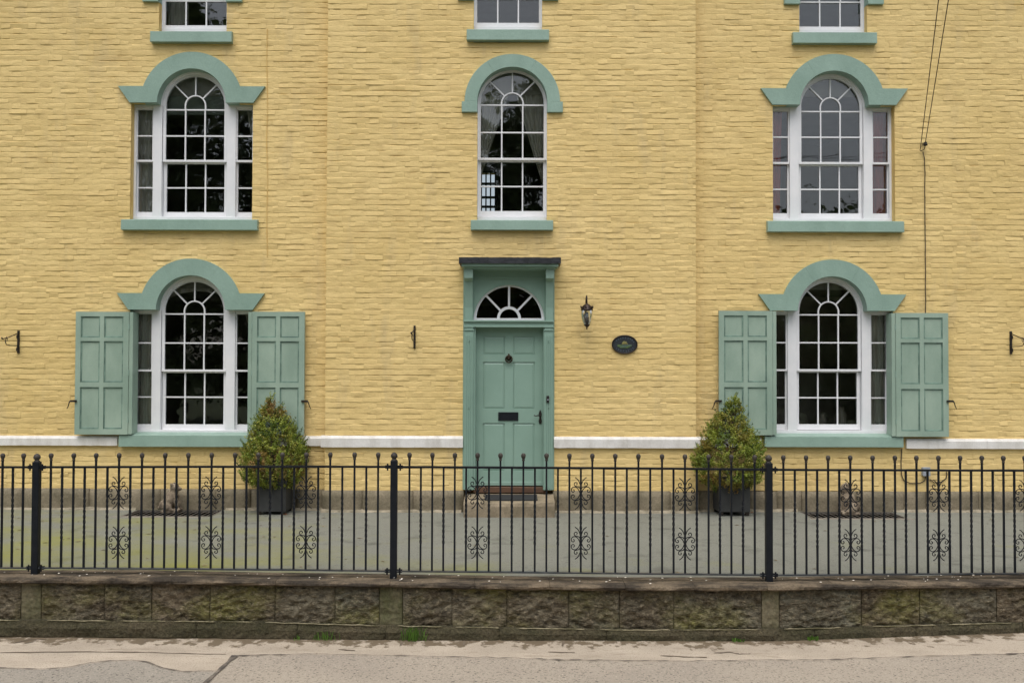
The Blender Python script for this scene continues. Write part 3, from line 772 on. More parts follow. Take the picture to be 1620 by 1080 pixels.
# landing window bars at the rear
q = MB()
for t in (.0, .33, .66, 1.0): q.box(RWX0+(RWX1-RWX0)*t-.012, RWX0+(RWX1-RWX0)*t+.012, 5.9, 5.99, RWZ0, RWZ1)
for t in (.18, .4, .72, 1.0): q.box(RWX0, RWX1, 5.905, 5.985, RWZ0+(RWZ1-RWZ0)*t-.02, RWZ0+(RWZ1-RWZ0)*t+.015)
q.build('rear_window_bars', black, house)

# --- shutters
def panelled(name, x0, x1, z0, z1, rects, yf, th, m, parent, pm, rec=.016, raised=False):
    xs_ = [x0, x1]; zs_ = [z0, z1]
    for a, b, c, d in rects: xs_ += [a, b]; zs_ += [c, d]
    o = MB().plate(xs_, zs_, rects, yf, yf+th).build(name, m, parent)
    for a, b, c, d in rects:
        q = MB(); y = yf + rec; w_ = .016
        if raised:
            q.box(a-.004, b+.004, y, yf+th-.002, c-.004, d+.004); e = .03
            q.v += [(a+.008, y-.0005, c+.008), (b-.008, y-.0005, c+.008), (b-.008, y-.0005, d-.008), (a+.008, y-.0005, d-.008),
                    (a+e, y-.008, c+e), (b-e, y-.008, c+e), (b-e, y-.008, d-e), (a+e, y-.008, d-e)]
            n = len(q.v) - 8; q.f += [(n+4, n+5, n+6, n+7)] + [(n+i, n+(i+1) % 4, n+4+(i+1) % 4, n+4+i) for i in range(4)]
            q.build('panel', m, o)
        else:
            q.box(a-.004, b+.004, y, yf+th-.002, c-.004, d+.004).build('panel', m, o)
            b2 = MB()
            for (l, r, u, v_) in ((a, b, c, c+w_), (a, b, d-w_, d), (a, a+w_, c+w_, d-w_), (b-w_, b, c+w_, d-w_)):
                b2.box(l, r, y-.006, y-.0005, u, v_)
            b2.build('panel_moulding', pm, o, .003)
    return o
def shutter(px0, px1, py0, py1, hold_side, hinge_side):
    Ys = BASEW - .095; th = .042
    x0, x1 = PX(px0, Ys), PX(px1, Ys); z1, z0 = P((px0+px1)/2, py0, Ys).z, P((px0+px1)/2, py1, Ys).z
    W, H = x1-x0, z1-z0
    rects = []
    for u0, u1 in ((.095, .455), (.535, .895)):
        for v0, v1 in ((.045, .385), (.425, .76), (.79, .962)):
            rects.append((x0+W*u0, x0+W*u1, z0+H*v0, z0+H*v1))
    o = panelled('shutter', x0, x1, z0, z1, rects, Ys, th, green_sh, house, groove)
    # hinge stile folded into the opening and three hinges
    hx = x1 if hinge_side > 0 else x0
    MB().box(hx + .004*hinge_side, hx + .05*hinge_side, Ys+.006, BASEW+.09, z0+.004, z1-.004).build('hinge_stile', green_sh, o)
    hg = MB()
    for t in (.12, .5, .88): hg.tube([(hx+.002*hinge_side, Ys+.002, z0+H*t-.035), (hx+.002*hinge_side, Ys+.002, z0+H*t+.035)], .007, 8)
    hg.build('hinge', green, o)
    # iron hold-back hook on the wall edge
    ex = x0 if hold_side < 0 else x1; zc = P(px0, 635, Ys).z
    h = MB(); h.box(ex - .03*hold_side, ex + .045*hold_side, Ys-.022, Ys-.006, zc-.006, zc+.02)
    h.tube([(ex+.03*hold_side, Ys-.012, zc+.01), (ex+.05*hold_side, Ys-.016, zc+.008), (ex+.063*hold_side, Ys-.02, zc-.02), (ex+.072*hold_side, Ys-.018, zc-.055), (ex+.09*hold_side, Ys-.016, zc-.09)], [.01, .009, .007, .006, .004], 6)
    h.tube([(ex+.01*hold_side, Ys-.01, zc+.006), (ex+.01*hold_side, BASEW+.03, zc+.006)], .006, 6)
    h.build('holdback_hook', black, o)
    return o
shutter(120, 204, 493, 687, -1, 1); shutter(399, 482, 493, 688, 1, -1); shutter(1137.5, 1222, 491.5, 688, -1, 1); shutter(1417, 1500, 495, 690.5, 1, -1)

# --- door, surround, fanlight, canopy
Yd = .085
dx0, dx1 = PX(751, Yd, 640), PX(860.5, Yd, 640); dz1, dz0 = PZ(517, Yd), PZ(768, Yd)
rects = []
for (a, b) in ((764.4, 799), (812, 846.3)):
    for (t, b_) in ((531.7, 561), (572.4, 647), (669, 745)):
        rects.append((PX(a, Yd), PX(b, Yd), PZ(b_, Yd), PZ(t, Yd)))
door = panelled('door', dx0, dx1, dz0, dz1, rects, Yd, .045, green_door, house, green_door, .014, True)
kx, kz = PX(805.2, Yd), PZ(566.5, Yd)
kn = MB()
for i in range(1): pass
ringp = [(kx + .04*math.sin(2*PI*i/20), Yd-.03, kz - .012 + .042*math.cos(2*PI*i/20)) for i in range(21)]
kn.tube(ringp, .0085, 8, False); kn.sphere((kx, Yd-.014, kz+.004), .034, 12, 8, 1, .55, 1.05); kn.sphere((kx, Yd-.034, kz-.004), .014, 8, 6, 1, 1, .8)
kn.sphere((kx-.018, Yd-.028, kz+.022), .01, 8, 5); kn.sphere((kx+.018, Yd-.028, kz+.022), .01, 8, 5); kn.sphere((kx, Yd-.012, kz+.045), .012, 8, 6)
kn.build('knocker', bronze, door, smooth=True)
lp = MB(); a, b, t, u = PX(788.8, Yd), PX(820.3, Yd), PZ(651.8, Yd), PZ(665, Yd)
lp.plate([a, a+.012, b-.012, b], [u, u+.012, t-.012, t], [(a+.012, b-.012, u+.012, t-.012)], Yd-.012, Yd-.001); lp.box(a+.013, b-.013, Yd-.008, Yd-.002, u+.013, t-.014)
lp.build('letter_plate', iron, door, .002)
hx_ = PX(855, Yd); h = MB()
h.prism([(hx_-.012, PZ(670, Yd)), (hx_+.012, PZ(670, Yd)), (hx_+.02, PZ(666, Yd)), (hx_+.012, PZ(660, Yd)), (hx_+.02, PZ(654, Yd)), (hx_+.008, PZ(649.5, Yd)), (hx_, PZ(648, Yd)), (hx_-.008, PZ(649.5, Yd)), (hx_-.02, PZ(654, Yd)), (hx_-.012, PZ(660, Yd)), (hx_-.02, PZ(666, Yd))], Yd-.01, Yd-.001)
zl_ = PZ(657, Yd); h.tube([(hx_, Yd-.008, zl_), (hx_, Yd-.05, zl_), (hx_-.03, Yd-.055, zl_+.004), (hx_-.06, Yd-.053, zl_-.004), (hx_-.08, Yd-.05, zl_+.006)], [.009, .009, .008, .006, .007], 8)
h.sphere((hx_, Yd-.012, PZ(666, Yd)), .007, 8, 5); h.build('handle', black, door, .0015)
q = MB(); q.box(dx0-.002, dx1+.002, Yd-.012, Yd-.001, dz0+.003, dz0+.05); q.build('weather_bar', green_door, door, .004)

sur = MB()
pz_b = PZ(774, 0); zc0, zc1 = PZ(523, -.05), PZ(507, -.05)
for q_, (a, b) in ((-1, (735, 749.5)), (1, (861, 875))):
    xa, xb = PX(a, -.05), PX(b, -.05)
    sur.box(xa, xb, -.05, .12, pz_b, zc0)                      # pilaster
    for t in (.18, .42, .62, .84): sur.box(xa + (xb-xa)*t-.006, xa + (xb-xa)*t+.006, -.058, -.0495, pz_b+.02, zc0-.06)   # reeds
    sur.box(xa-.004, xb+.004, -.062, .12, zc0, zc0+.018); sur.box(xa+.004, xb-.004, -.056, .12, zc0+.018, zc0+.04); sur.box(xa-.006, xb+.006, -.066, .12, zc0+.04, zc0+.062)
    for ym in (540, 645):    # little carved trefoil marks
        zc_ = PZ(ym, -.06); xm = (xa+xb)/2
        for ox, oz in ((0, .012), (-.009, -.006), (.009, -.006)): sur.sphere((xm+ox, -.058, zc_+oz), .007, 6, 4)
    # lining between pilaster and door
    xi = dx0 if q_ < 0 else dx1
    sur.box(xi + .012*q_*-1, (xb if q_ < 0 else xa), -.03, Yd+.06, pz_b, PZ(517, Yd)+.004)
so = sur.build('door_surround', green_door, house, .002)
tr = MB(); xa, xb = PX(734.5, -.05), PX(875.5, -.05)
tr.box(xa, xb, -.046, .14, PZ(516, -.046), PZ(508.5, -.046)); tr.box(xa-.006, xb+.006, -.07, .14, PZ(509, -.07), PZ(507, -.07)+.004); tr.box(xa-.003, xb+.003, -.056, .14, PZ(517.5, -.05), PZ(515.5, -.05))
tr.build('transom', green_door, so, .002)
# tympanum board with the half-round opening
Yt = .01; fx, fzz, frd = PX(805.2, Yt), PZ(507, Yt), .445
xl_, xr_, zt_ = PX(746, Yt), PX(864.5, Yt), PZ(440, Yt); tb = MB(); n = 32
for i in range(n+1):
    a = PI*i/n; c, s_ = math.cos(a), math.sin(a)
    xo = xr_ if c > 0 else xl_; tt = min((xo-fx)/c if abs(c) > 1e-6 else 1e9, (zt_-fzz)/s_ if s_ > 1e-6 else 1e9)
    tb.v += [(fx+frd*c, Yt, fzz+frd*s_), (fx+tt*c, Yt, fzz+tt*s_), (fx+frd*c, Yt+.09, fzz+frd*s_)]
for i in range(n): k = 3*i; tb.f += [(k, k+1, k+4, k+3), (k+3, k+5, k+2, k)]
for cx_, in ((xl_,), (xr_,)): tb.add([(cx_, Yt, fzz), (cx_, Yt, zt_), (cx_, Yt, zt_)], [])
ca = math.atan2(zt_-fzz, xr_-fx); cb = math.atan2(zt_-fzz, xl_-fx)
for corner, ang in (((xr_, zt_), ca), ((xl_, zt_), cb)):
    i = int(ang/PI*n); k = 3*i; nv = len(tb.v); tb.v.append((corner[0], Yt, corner[1])); tb.f.append((k+1, nv, k+4))
tb.build('tympanum', green_door, so)
fr_ = MB(); zc_ = .0
fr_.box(xl_-.02, xr_+.02, -.004, .12, zt_+.001, PZ(421, 0)); fr_.box(xl_, xr_, -.012, .0, zt_-.01, zt_+.014); fr_.build('frieze', green_door, so)
for (a, b, q_) in ((735.5, 748, -1), (863.5, 875, 1)):
    xa, xb = PX(a, -.06), PX(b, -.06); zt2 = PZ(421, -.2); z440 = PZ(440, -.25); zb2 = PZ(507, -.06)
    prof = [(.1, zb2), (-.055, zb2), (-.06, zb2+.12), (-.075, zb2+.24), (-.11, zb2+.34), (-.17, z440+.04), (-.17, z440-.0)]
    prof = [(.1, zb2), (-.052, zb2), (-.055, zb2+.16), (-.075, zb2+.28), (-.12, z440-.03), (-.19, z440), (-.19, zt2+.06), (.1, zt2+.06)]
    c_ = MB().prismx(prof, xa, xb).build('console', green_door, so, .003)
    MB().box(xa-.006, xb+.006, -.20, -.1, z440+.006, zt2+.03).build('console_block', green, c_, .004) if False else MB().box(xa-.005, xb+.005, -.205, -.06, z440+.004, z440+.15).build('console_block', green, so, .004)
    # board behind, flush with the brickwork
    xo = PX(733, 0) if q_ < 0 else PX(877, 0)
    MB().box(min(xo, xa+.02), max(xo, xb-.02), -.02, .1, PZ(774, 0), PZ(418, 0)).build('architrave', green_door, so, .003)
cz0, cz1 = PZ(416.5, -.30), PZ(406.3, -.30); ca0, ca1 = PX(725.6, -.30), PX(887.4, -.30)
cn = MB(); cn.box(ca0+.03, ca1-.03, -.27, .02, cz0-.035, cz0+.004); cn.box(ca0+.055, ca1-.055, -.235, .02, cz0-.055, cz0-.034); cn.build('canopy_soffit', green_door, so, .004)
lead_ = MB(); n = 40
for i in range(n+1):
    x = ca0 + (ca1-ca0)*i/n; q = .008*mn.noise(Vector((x*6, 1, 1))) + .004*mn.noise(Vector((x*21, 4, 1))); lead_.v += [(x, -.30+q, cz0+q), (x, -.295+q, cz1-.01), (x, -.26, cz1+q), (x, .01, cz1+.03), (x, .01, cz0)]
for i in range(n):
    for j in range(5): a = 5*i; lead_.f.append((a+j, a+5+j, a+5+(j+1) % 5, a+(j+1) % 5))
lead_.f += [(4,3,2,1,0), tuple(5*n+j for j in range(5))]; lead_.build('canopy', lead, so)
# fanlight
Yl = .045; fl = MB(); fx, fz_ = PX(805.2, Yl), PZ(505, Yl); ro = .442
fl.ring(fx, fz_, ro-.034, ro+.012, 0, PI, 32, Yl, Yl+.05); fl.box(fx-ro-.01, fx+ro+.01, Yl-.004, Yl+.052, fz_-.03, fz_+.014)
fl.ring(fx, fz_+.012, .115, .150, 0, PI, 18, Yl+.004, Yl+.045)
for a in (46, 90, 134):
    d = Vector((math.cos(R(a)), math.sin(R(a)))); n2 = Vector((-d.y, d.x))*.013; o2 = Vector((fx, fz_)); p0, p1 = o2+d*.15, o2+d*(ro-.028)
    fl.prism([tuple(p0-n2), tuple(p1-n2), tuple(p1+n2), tuple(p0+n2)], Yl+.006, Yl+.043)
fo = fl.build('fanlight', white, house, .003)
for k in range(4):
    an = [0, 46, 90, 134, 180]; a0, a1 = R(an[k]), R(an[k+1])
    pane(arc(fx, fz_+.004, ro-.02, a0, a1, 6) + arc(fx, fz_+.004, .14, a1, a0, 5), Yl+.024, fo)
pane(arc(fx, fz_+.012, .128, 0, PI, 12), Yl+.024, fo)
# hall behind the fanlight
q = MB(); hz0, hz1 = -.2, fz_ + ro + .03; a, b = dx0-.5, dx1+.5
q.add([(a,.16,hz0),(a,4,hz0),(a,4,hz1),(a,.16,hz1)], [(0,1,2,3)]); q.add([(b,.16,hz0),(b,4,hz0),(b,4,hz1),(b,.16,hz1)], [(3,2,1,0)])
q.add([(a,.16,hz1),(b,.16,hz1),(b,4,hz1),(a,4,hz1)], [(3,2,1,0)]); q.add([(a,4,hz0),(b,4,hz0),(b,4,hz1),(a,4,hz1)], [(0,1,2,3)]); q.add([(a,.16,hz0),(b,.16,hz0),(b,4,hz0),(a,4,hz0)], [(0,1,2,3)])
q.build('hall_lining', hall_m, house)
MB().plate([a, fx-ro, fx+ro, b], [hz0, fz_-.02, fz_+ro, hz1], [(fx-ro, fx+ro, fz_-.02, fz_+ro)], .125, .15).build('hall_lining', hall_m, house)
MB().box(dx0-.01, dx1+.01, -.01, Yd+.05, PZ(779, 0), PZ(769.5, Yd)+.002).build('threshold', wood_red, so, .004)
# stone step, worn in the middle
V = []; F = []; sx0, sx1 = PX(733.5, -.38, 800), PX(877.5, -.38, 800); nx, ny = 16, 7; Ysf = -.40
ztf, ztb = PZ(793, Ysf), PZ(780, 0)-.004
for j in range(ny+1):
    for i in range(nx+1):
        x = sx0 + (sx1-sx0)*i/nx; t = j/ny; y = Ysf + (.02-Ysf)*t; u = abs(i/nx-.5)*2
        V.append((x, y, ztf + (ztb-ztf)*t**1.3 - .014*(1-u*u)*(1-t) + .004*mn.noise(Vector((x*6, y*6, 2))) - (.008 if j == 0 else 0)))
W = nx+1
for j in range(ny):
    for i in range(nx): F.append((j*W+i, j*W+i+1, (j+1)*W+i+1, (j+1)*W+i))
b0 = len(V)
for i in range(nx+1):
    for t in (.15, .6, 1):
        x, y, z = V[i]; V.append((x, Ysf - .012 + .008*mn.noise(Vector((x*7, t*3, 1))), z + (-.1 - z)*t*1.0))
for i in range(nx):
    F.append((b0+3*i, b0+3*i+3, i+1, i)); F.append((b0+3*i+1, b0+3*i+4, b0+3*i+3, b0+3*i)); F.append((b0+3*i+2, b0+3*i+5, b0+3*i+4, b0+3*i+1))
for s_, i in ((0, 0), (1, nx)):
    k = len(V); col = [j*W+i for j in range(ny+1)]; V.append((V[i][0], .02, -.1)); ring_ = [b0+3*i+2, b0+3*i+1, b0+3*i] + col + [k]
    F.append(tuple(ring_ if s_ == 1 else ring_[::-1]))
link_mesh('stone_step', V, F, step_m, house, False)
V = []; F = []; mx0, mx1 = PX(767, -.2, 786), PX(850, -.2, 786)
for i in range(13):
    for j in range(4):
        x = mx0 + (mx1-mx0)*i/12; t = (.22, .42, .62, .80)[j]; y = Ysf + (.02-Ysf)*t; u = abs((x-sx0)/(sx1-sx0)-.5)*2
        V.append((x, y, ztf + (ztb-ztf)*t**1.3 - .014*(1-u*u)*(1-t) + .012))
for i in range(12):
    for j in range(3): F.append((4*i+j, 4*i+4+j, 4*i+5+j, 4*i+1+j))
dm = tag(link_mesh('doormat', V, F, rubber), 'dark rubber doormat lying on the worn stone step', 'doormat'); s2 = dm.modifiers.new('thick', 'SOLIDIFY'); s2.thickness = .014
# door bell
bl = MB(); bx, bz = PX(867, -.06), PZ(631, -.06); bl.box(bx-.017, bx+.017, -.075, -.0585, bz-.043, bz+.043)
bo = tag(bl.build('doorbell', black, None, .005), 'small black doorbell on the right door pilaster', 'doorbell')
MB().lathe((0,0,0), [(.009, 0), (.008, .004)], 10)
bb = MB().sphere((bx, -.077, bz-.008), .009, 8, 6, 1, .5, 1); bb.build('bell_push', grey_box, bo, smooth=True)
bb = MB().sphere((bx, -.077, bz+.022), .007, 8, 6, 1, .5, 1); bb.build('bell_camera', lead, bo, smooth=True)

# ------------------------------------------------------------------ curtains (things hanging inside)
def curtain(label, x0, x1, z0, z1, Y, m=curtain_m, taper=0, side=1, folds=5, tie=None, sag=0):
    nx, nz = folds*8, 14; V = []; F = []
    for j in range(nz+1):
        t = j/nz; z = z1 + (z0-z1)*t
        wd = 1 - taper*t
        if tie and t > tie: wd = (1 - taper*tie) + (t-tie)*.35
        for i in range(nx+1):
            u = i/nx; x = (x0 + (x1-x0)*u*wd) if side < 0 else (x1 - (x1-x0)*(1-u)*wd)
            zz = z - sag*math.sin(PI*u)*t
            V.append((x, Y + .02*math.sin(2*PI*folds*u + .6*math.sin(t*3)) + .008*mn.noise(Vector((u*9, t*4, x))), zz))
    W = nx+1
    for j in range(nz):
        for i in range(nx): F.append(((j+1)*W+i, (j+1)*W+i+1, j*W+i+1, j*W+i))
    return tag(link_mesh('curtain', V, F, m, None, True), label, 'curtain', 'curtains behind the sash windows')
Yc = BASEW + FR + .16
def cspec(s, a, b, **k): pass
UL, UR, LL, LR = VEN
curtain('grey curtain tied back in left side light of upper left window', UL['cx']-.80, UL['cx']-.50, UL['fbz'], UL['z0']+.02, Yc, taper=.25, side=-1, folds=4, tie=.8)
curtain('grey curtain edge slanting across right side light of upper left window', UL['cx']+.62, UL['cx']+.98, UL['fbz'], UL['z0']-.02, Yc, taper=.7, side=1, folds=4)
curtain('grey curtain hanging full in left side light of lower left window', LL['cx']-.80, LL['cx']-.50, LL['fbz'], LL['z0']+.02, Yc, taper=.3, side=-1, folds=5, tie=.82)
curtain('grey curtain drawn back in right side light of lower left window', LL['cx']+.60, LL['cx']+.98, LL['fbz']+.5, LL['z0']+.0, Yc, taper=.75, side=1, folds=4)
curtain('pale swagged pelmet across arched head of lower left window', LL['cx']-.5, LL['cx']+.5, LL['z0']+.12, LL['z0']+.46, Yc+.02, folds=6, sag=-.14)
curtain('grey curtain in right side light of lower right window', LR['cx']+.50, LR['cx']+.82, LR['fbz'], LR['z0']+.0, Yc, taper=.1, side=1, folds=5)
curtain('dusty pink curtain in left side light of upper right window', UR['cx']-.80, UR['cx']-.58, UR['fbz'], UR['z0']+.02, Yc, pink_m, taper=.15, side=-1, folds=3)
curtain('dusty pink curtain in right side light of upper right window', UR['cx']+.56, UR['cx']+.82, UR['fbz'], UR['z0']+.02, Yc, pink_m, taper=.1, side=1, folds=3)
tag(MB().box(UL['cx']-.46, UL['cx']+.46, Yc-.03, Yc-.027, P(304, 183, Yc).z, UL['z0']+.5).build('roller_blind', M('grey_green_blind', lin(150, 156, 146), .9)), 'grey roller blind half down in arched head of upper left window', 'blind')
CW = SNG[0]; YcC = FR + .155
curtain('left sheer curtain swept aside in tall arched window above door', CW['cx']-.46, CW['cx']-.02, CW['rz'][3]+.02, CW['z0']+.25, YcC, taper=.95, side=-1, folds=6)
curtain('right sheer curtain swept aside in tall arched window above door', CW['cx']+.02, CW['cx']+.46, CW['rz'][3]-.05, CW['z0']+.25, YcC, taper=.9, side=1, folds=6)
curtain('pale curtain strip in left pane of top left window', SNG[1]['cx']-.42, SNG[1]['cx']-.16, SNG[1]['fbz'], SNG[1]['z0']+.2, BASEW+FR+.2, side=-1, folds=4)

# worktop and jars just inside the lower right window
wt_z = LR['fbz'] - .02; wy = BASEW + FR + .2
pale_wood = M('pale_worktop', lin(205, 196, 180), .5, lin(180, 170, 152), 5)
wk = thing('kitchen_worktop', (LR['cx'], wy+.3, wt_z-.8), 'pale worktop unit just inside the lower right window', 'worktop')
MB().box(LR['cx']-1.2, LR['cx']+1.2, wy, wy+.6, wt_z-.04, wt_z).build('top', pale_wood, wk, .004)
MB().box(LR['cx']-1.18, LR['cx']+1.18, wy+.02, wy+.57, wt_z-.5, wt_z-.041).build('cabinet', pale_wood, wk)
for (dx, h_, r_, lab) in ((-.30, .16, .05, 'squat pale jar on worktop behind left panes of lower right window'), (.02, .26, .06, 'pale jug on worktop behind middle panes of lower right window'), (.27, .34, .075, 'tall pale canister on worktop behind right panes of lower right window')):
    tag(MB().lathe((LR['cx']+dx, wy+.18, wt_z), [(r_*.8, 0), (r_, .03), (r_, h_*.7), (r_*.6, h_*.85), (r_*.65, h_)], 16).build('kitchen_jar', pale_wood, None, smooth=True), lab, 'jar', 'jars on the kitchen worktop')
# ------------------------------------------------------------------ wall-mounted things
# lantern
lx, lyy = PX(928.5, -.2), -.2
lz = lambda p: P(928, p, -.2).z
lan = thing('wall_lantern', (lx, 0, lz(521)), 'bronze wall lantern with tapering clear glass right of the door', 'lantern')
a_ = MB(); a_.tube([(lx, .0, lz(500)), (lx, -.04, lz(480)), (lx, -.09, lz(469)), (lx, -.15, lz(467.5)), (lx, -.19, lz(471)), (lx, -.2, lz(481))], .0085, 8)
a_.build('arm', lamp_metal, lan, smooth=True)
MB().lathe((0, 0, 0), [(.001, 0), (.001, .001)], 4)
bp_ = MB().sphere((lx, -.004, lz(502)), .05, 12, 8, .8, .25, 1.3); bp_.build('back_plate', lamp_metal, lan, smooth=True)
cp = MB(); h0 = lz(491); k_ = lz(481) - h0
cp.lathe((lx, lyy, h0), [(.074, -.002), (.077, .012), (.066, .02), (.064, k_*.45), (.05, k_*.75), (.02, k_*1.0), (.012, k_*1.15)], 16)
for i in range(6):
    th = 2*PI*i/6+.3; cp.tube([(lx+.066*math.cos(th), lyy+.066*math.sin(th), h0+.02), (lx+.08*math.cos(th), lyy+.08*math.sin(th), h0+.04), (lx+.082*math.cos(th), lyy+.082*math.sin(th), h0+.06)], [.008, .008, .003], 5)
cp.build('crown', lamp_metal, lan, smooth=True)
gb_ = lz(515); g_ = MB(); gp = [(.072, h0), (.076, h0-.03), (.072, h0-.075), (.058, h0-.13), (.036, gb_+.01)]
g_.lathe((lx, lyy, 0), gp, 16); g_.f = g_.f[:-2]; g_.build('glass_shade', glass, lan, smooth=True)
f_ = MB(); f_.lathe((lx, lyy, 0), [(.004, lz(521)), (.012, lz(519.5)), (.006, lz(518)), (.022, lz(516.5)), (.040, gb_+.012), (.036, gb_+.016)], 12); f_.build('finial', lamp_metal, lan, smooth=True)
f_ = MB(); f_.lathe((lx, lyy, 0), [(.024, gb_), (.026, lz(503.5)), (.018, lz(503))], 12); f_.build('lamp_holder', black, lan, smooth=True)
f_ = MB(); f_.lathe((lx, lyy, 0), [(.014, lz(503)), (.02, lz(499)), (.018, lz(495)), (.006, lz(493.5))], 12); f_.build('bulb', grey_box, lan, smooth=True)
# name plaque
pc = P(988.3, 544.8, -.02); a, b = .161, .118
pq = thing('house_plaque', (pc.x, 0, pc.z - b), 'dark oval cast plaque with green landscape relief on yellow brick', 'plaque')
def oval(m, ax, bz, y0, y1, n=36): return m.prism([(pc.x + ax*math.cos(2*PI*i/n), pc.z + bz*math.sin(2*PI*i/n)) for i in range(n)], y0, y1)
oval(MB(), a-.006, b-.006, -.016, .004).build('plate', plaque_m, pq)
rp = [(pc.x + (a-.007)*math.cos(2*PI*i/40), -.018, pc.z + (b-.007)*math.sin(2*PI*i/40)) for i in range(41)]
MB().tube(rp, .008, 6, False).build('rim', plaque_rim, pq, smooth=True)
hl = MB(); hl.prism([(pc.x-.092, pc.z-.022), (pc.x-.05, pc.z-.045), (pc.x+.04, pc.z-.045), (pc.x+.09, pc.z-.018), (pc.x+.088, pc.z-.004), (pc.x-.02, pc.z-.006), (pc.x-.088, pc.z+.0)], -.021, -.0155); hl.build('meadow_relief', plaque_g, pq, .002)
hl = MB(); hl.prism([(pc.x-.04, pc.z+.004), (pc.x+.045, pc.z+.004), (pc.x+.03, pc.z+.018), (pc.x+.022, pc.z+.036), (pc.x-.008, pc.z+.044), (pc.x-.028, pc.z+.03)], -.021, -.0155); hl.build('house_relief', plaque_y, pq, .002)
hl = MB(); hl.box(pc.x-.03, pc.x+.085, -.0225, -.0205, pc.z-.014, pc.z-.009); hl.box(pc.x-.06, pc.x+.02, -.0225, -.0205, pc.z-.03, pc.z-.026); hl.build('river_relief', plaque_b, pq)
lt = MB()
for i, ang in enumerate(list(range(25, 160, 15)) + list(range(215, 330, 16))):
    th = R(ang); c_ = Vector((pc.x + .122*math.cos(th), pc.z + .083*math.sin(th))); rd = Vector((math.cos(th)*.7, math.sin(th))).normalized(); tg = Vector((-rd.y, rd.x))
    lt = MB()
    for (o1, o2, l1, l2) in random.choice([((-.006, -.003, -.009, .009), (.003, .006, -.009, .009)), ((-.0015, .0015, -.009, .009), (-.006, .006, .006, .009)), ((-.006, -.003, -.009, .009), (-.003, .006, -.009, -.006))]):
        lt.prism([tuple(c_+tg*o2+rd*l1), tuple(c_+tg*o1+rd*l1), tuple(c_+tg*o1+rd*l2), tuple(c_+tg*o2+rd*l2)][::-1] if False else [tuple(c_+tg*o1+rd*l1), tuple(c_+tg*o1+rd*l2), tuple(c_+tg*o2+rd*l2), tuple(c_+tg*o2+rd*l1)], -.0195, -.0158)
    lt.build('raised_letter', plaque_b, pq)
# hanging basket brackets
def bracket(px, y0, y1, Y, label):
    x = PX(px, Y, y0); zt, zb = P(px, y0, Y).z, P(px, y1, Y).z
    t = thing('basket_bracket', (x, Y, zb), label, 'bracket', 'hanging basket brackets on the house front')
    MB().box(x-.013, x+.013, Y-.02, Y+.004, zb, zt).build('back_bar', black, t, .003)
    L = .38; za = zb + (zt-zb)*.33; m = MB()
    m.tube([(x, Y-.015, zt-.03), (x, Y-L*.55, zt-.085), (x, Y-L, zt-.12)], .006, 6)
    m.tube([(x, Y-.015, za), (x, Y-L*.55, za-.003), (x, Y-L*.78, za+.004), (x, Y-L*.84, za+.03), (x, Y-L*.86, zt-.13)], .006, 6)
    m.tube([(x, Y-L*.84, za+.05), (x, Y-L*.78, za+.1), (x, Y-L*.72, za+.07), (x, Y-L*.76, za+.045)], .005, 6)
    m.tube([(x, Y-L, zt-.12), (x, Y-L-.02, zt-.118), (x, Y-L-.025, zt-.10)], .009, 6)
    m.build('arm', black, t, smooth=True)
    c = MB()
    for zc_ in (zt-.08, zb+.045): c.tube([(x, Y-.018, zc_+.03), (x, Y-.05, zc_+.02), (x, Y-.055, zc_-.012), (x, Y-.035, zc_-.02)], .006, 6)
    c.build('curl', black, t, smooth=True)
bracket(30, 523, 558.5, BASEW, 'black iron basket bracket on wall left of leftmost shutter')
bracket(656, 515, 551, 0, 'black iron basket bracket seen end-on left of the door')
bracket(1598.5, 524, 560, BASEW, 'black iron basket bracket on wall right of rightmost shutter')
bracket(-26, 506, 541, BASEW, 'black iron basket bracket barely entering at the left edge') if False else None
# overhead service wires, insulator, cable down the wall, small grey box
A1 = P(1456, 236, BASEW-.06); A2 = P(1464, 226, BASEW-.06)
B1 = P(1484.5, 0, -3); B2 = P(1500, 0, -3)
pole_x, pole_y = None, -20
def wire(A, B, label):
    k = (pole_y - A.y) / (B.y - A.y); E = A + (B - A) * k; pts = []
    for i in range(25):
        t = i/24; pts.append(A + (E-A)*t - Vector((0, 0, .12*4*t*(1-t)*.3)))
    return tag(MB().tube(pts, .0048, 5).build('overhead_wire', wire_m), label, 'wire', 'overhead service wires'), E
_, E1 = wire(A1, B1, 'thin overhead service wire, the left one of the pair'); _, E2 = wire(A2, B2, 'thin overhead service wire, the right one of the pair')
pm_ = (E1+E2)/2
tp = MB(); tp.tube([(pm_.x, pm_.y-.12, ZR-.1), (pm_.x, pm_.y-.12, 4), (pm_.x, pm_.y-.12, pm_.z+.5)], [.15, .13, .1], 12); tpo = tp.build('utility_pole', bark, None, smooth=True); tag(tpo, 'wooden utility pole across the road carrying the overhead wires', 'pole')
MB().box(min(E1.x, E2.x)-.1, max(E1.x, E2.x)+.1, pm_.y-.02, pm_.y+.06, pm_.z-.06, pm_.z+.06).build('crossarm', bark, tpo)
ins = thing('wire_insulator', (A2.x, BASEW, A2.z-.1), 'small black wall insulator where the overhead wires end', 'insulator')
m = MB(); m.tube([(A2.x+.01, BASEW+.01, A2.z-.02), (A2.x, BASEW-.06, A2.z-.01)], .008, 6); m.tube([(A2.x-.04, BASEW-.05, A2.z-.05), (A2.x-.03, BASEW-.055, A2.z-.0), (A2.x, BASEW-.06, A2.z-.03), (A2.x-.01, BASEW-.05, A2.z-.08), (A2.x-.05, BASEW-.03, A2.z-.1), (A1.x, BASEW-.05, A1.z)], .005, 6); m.build('hook', black, ins)
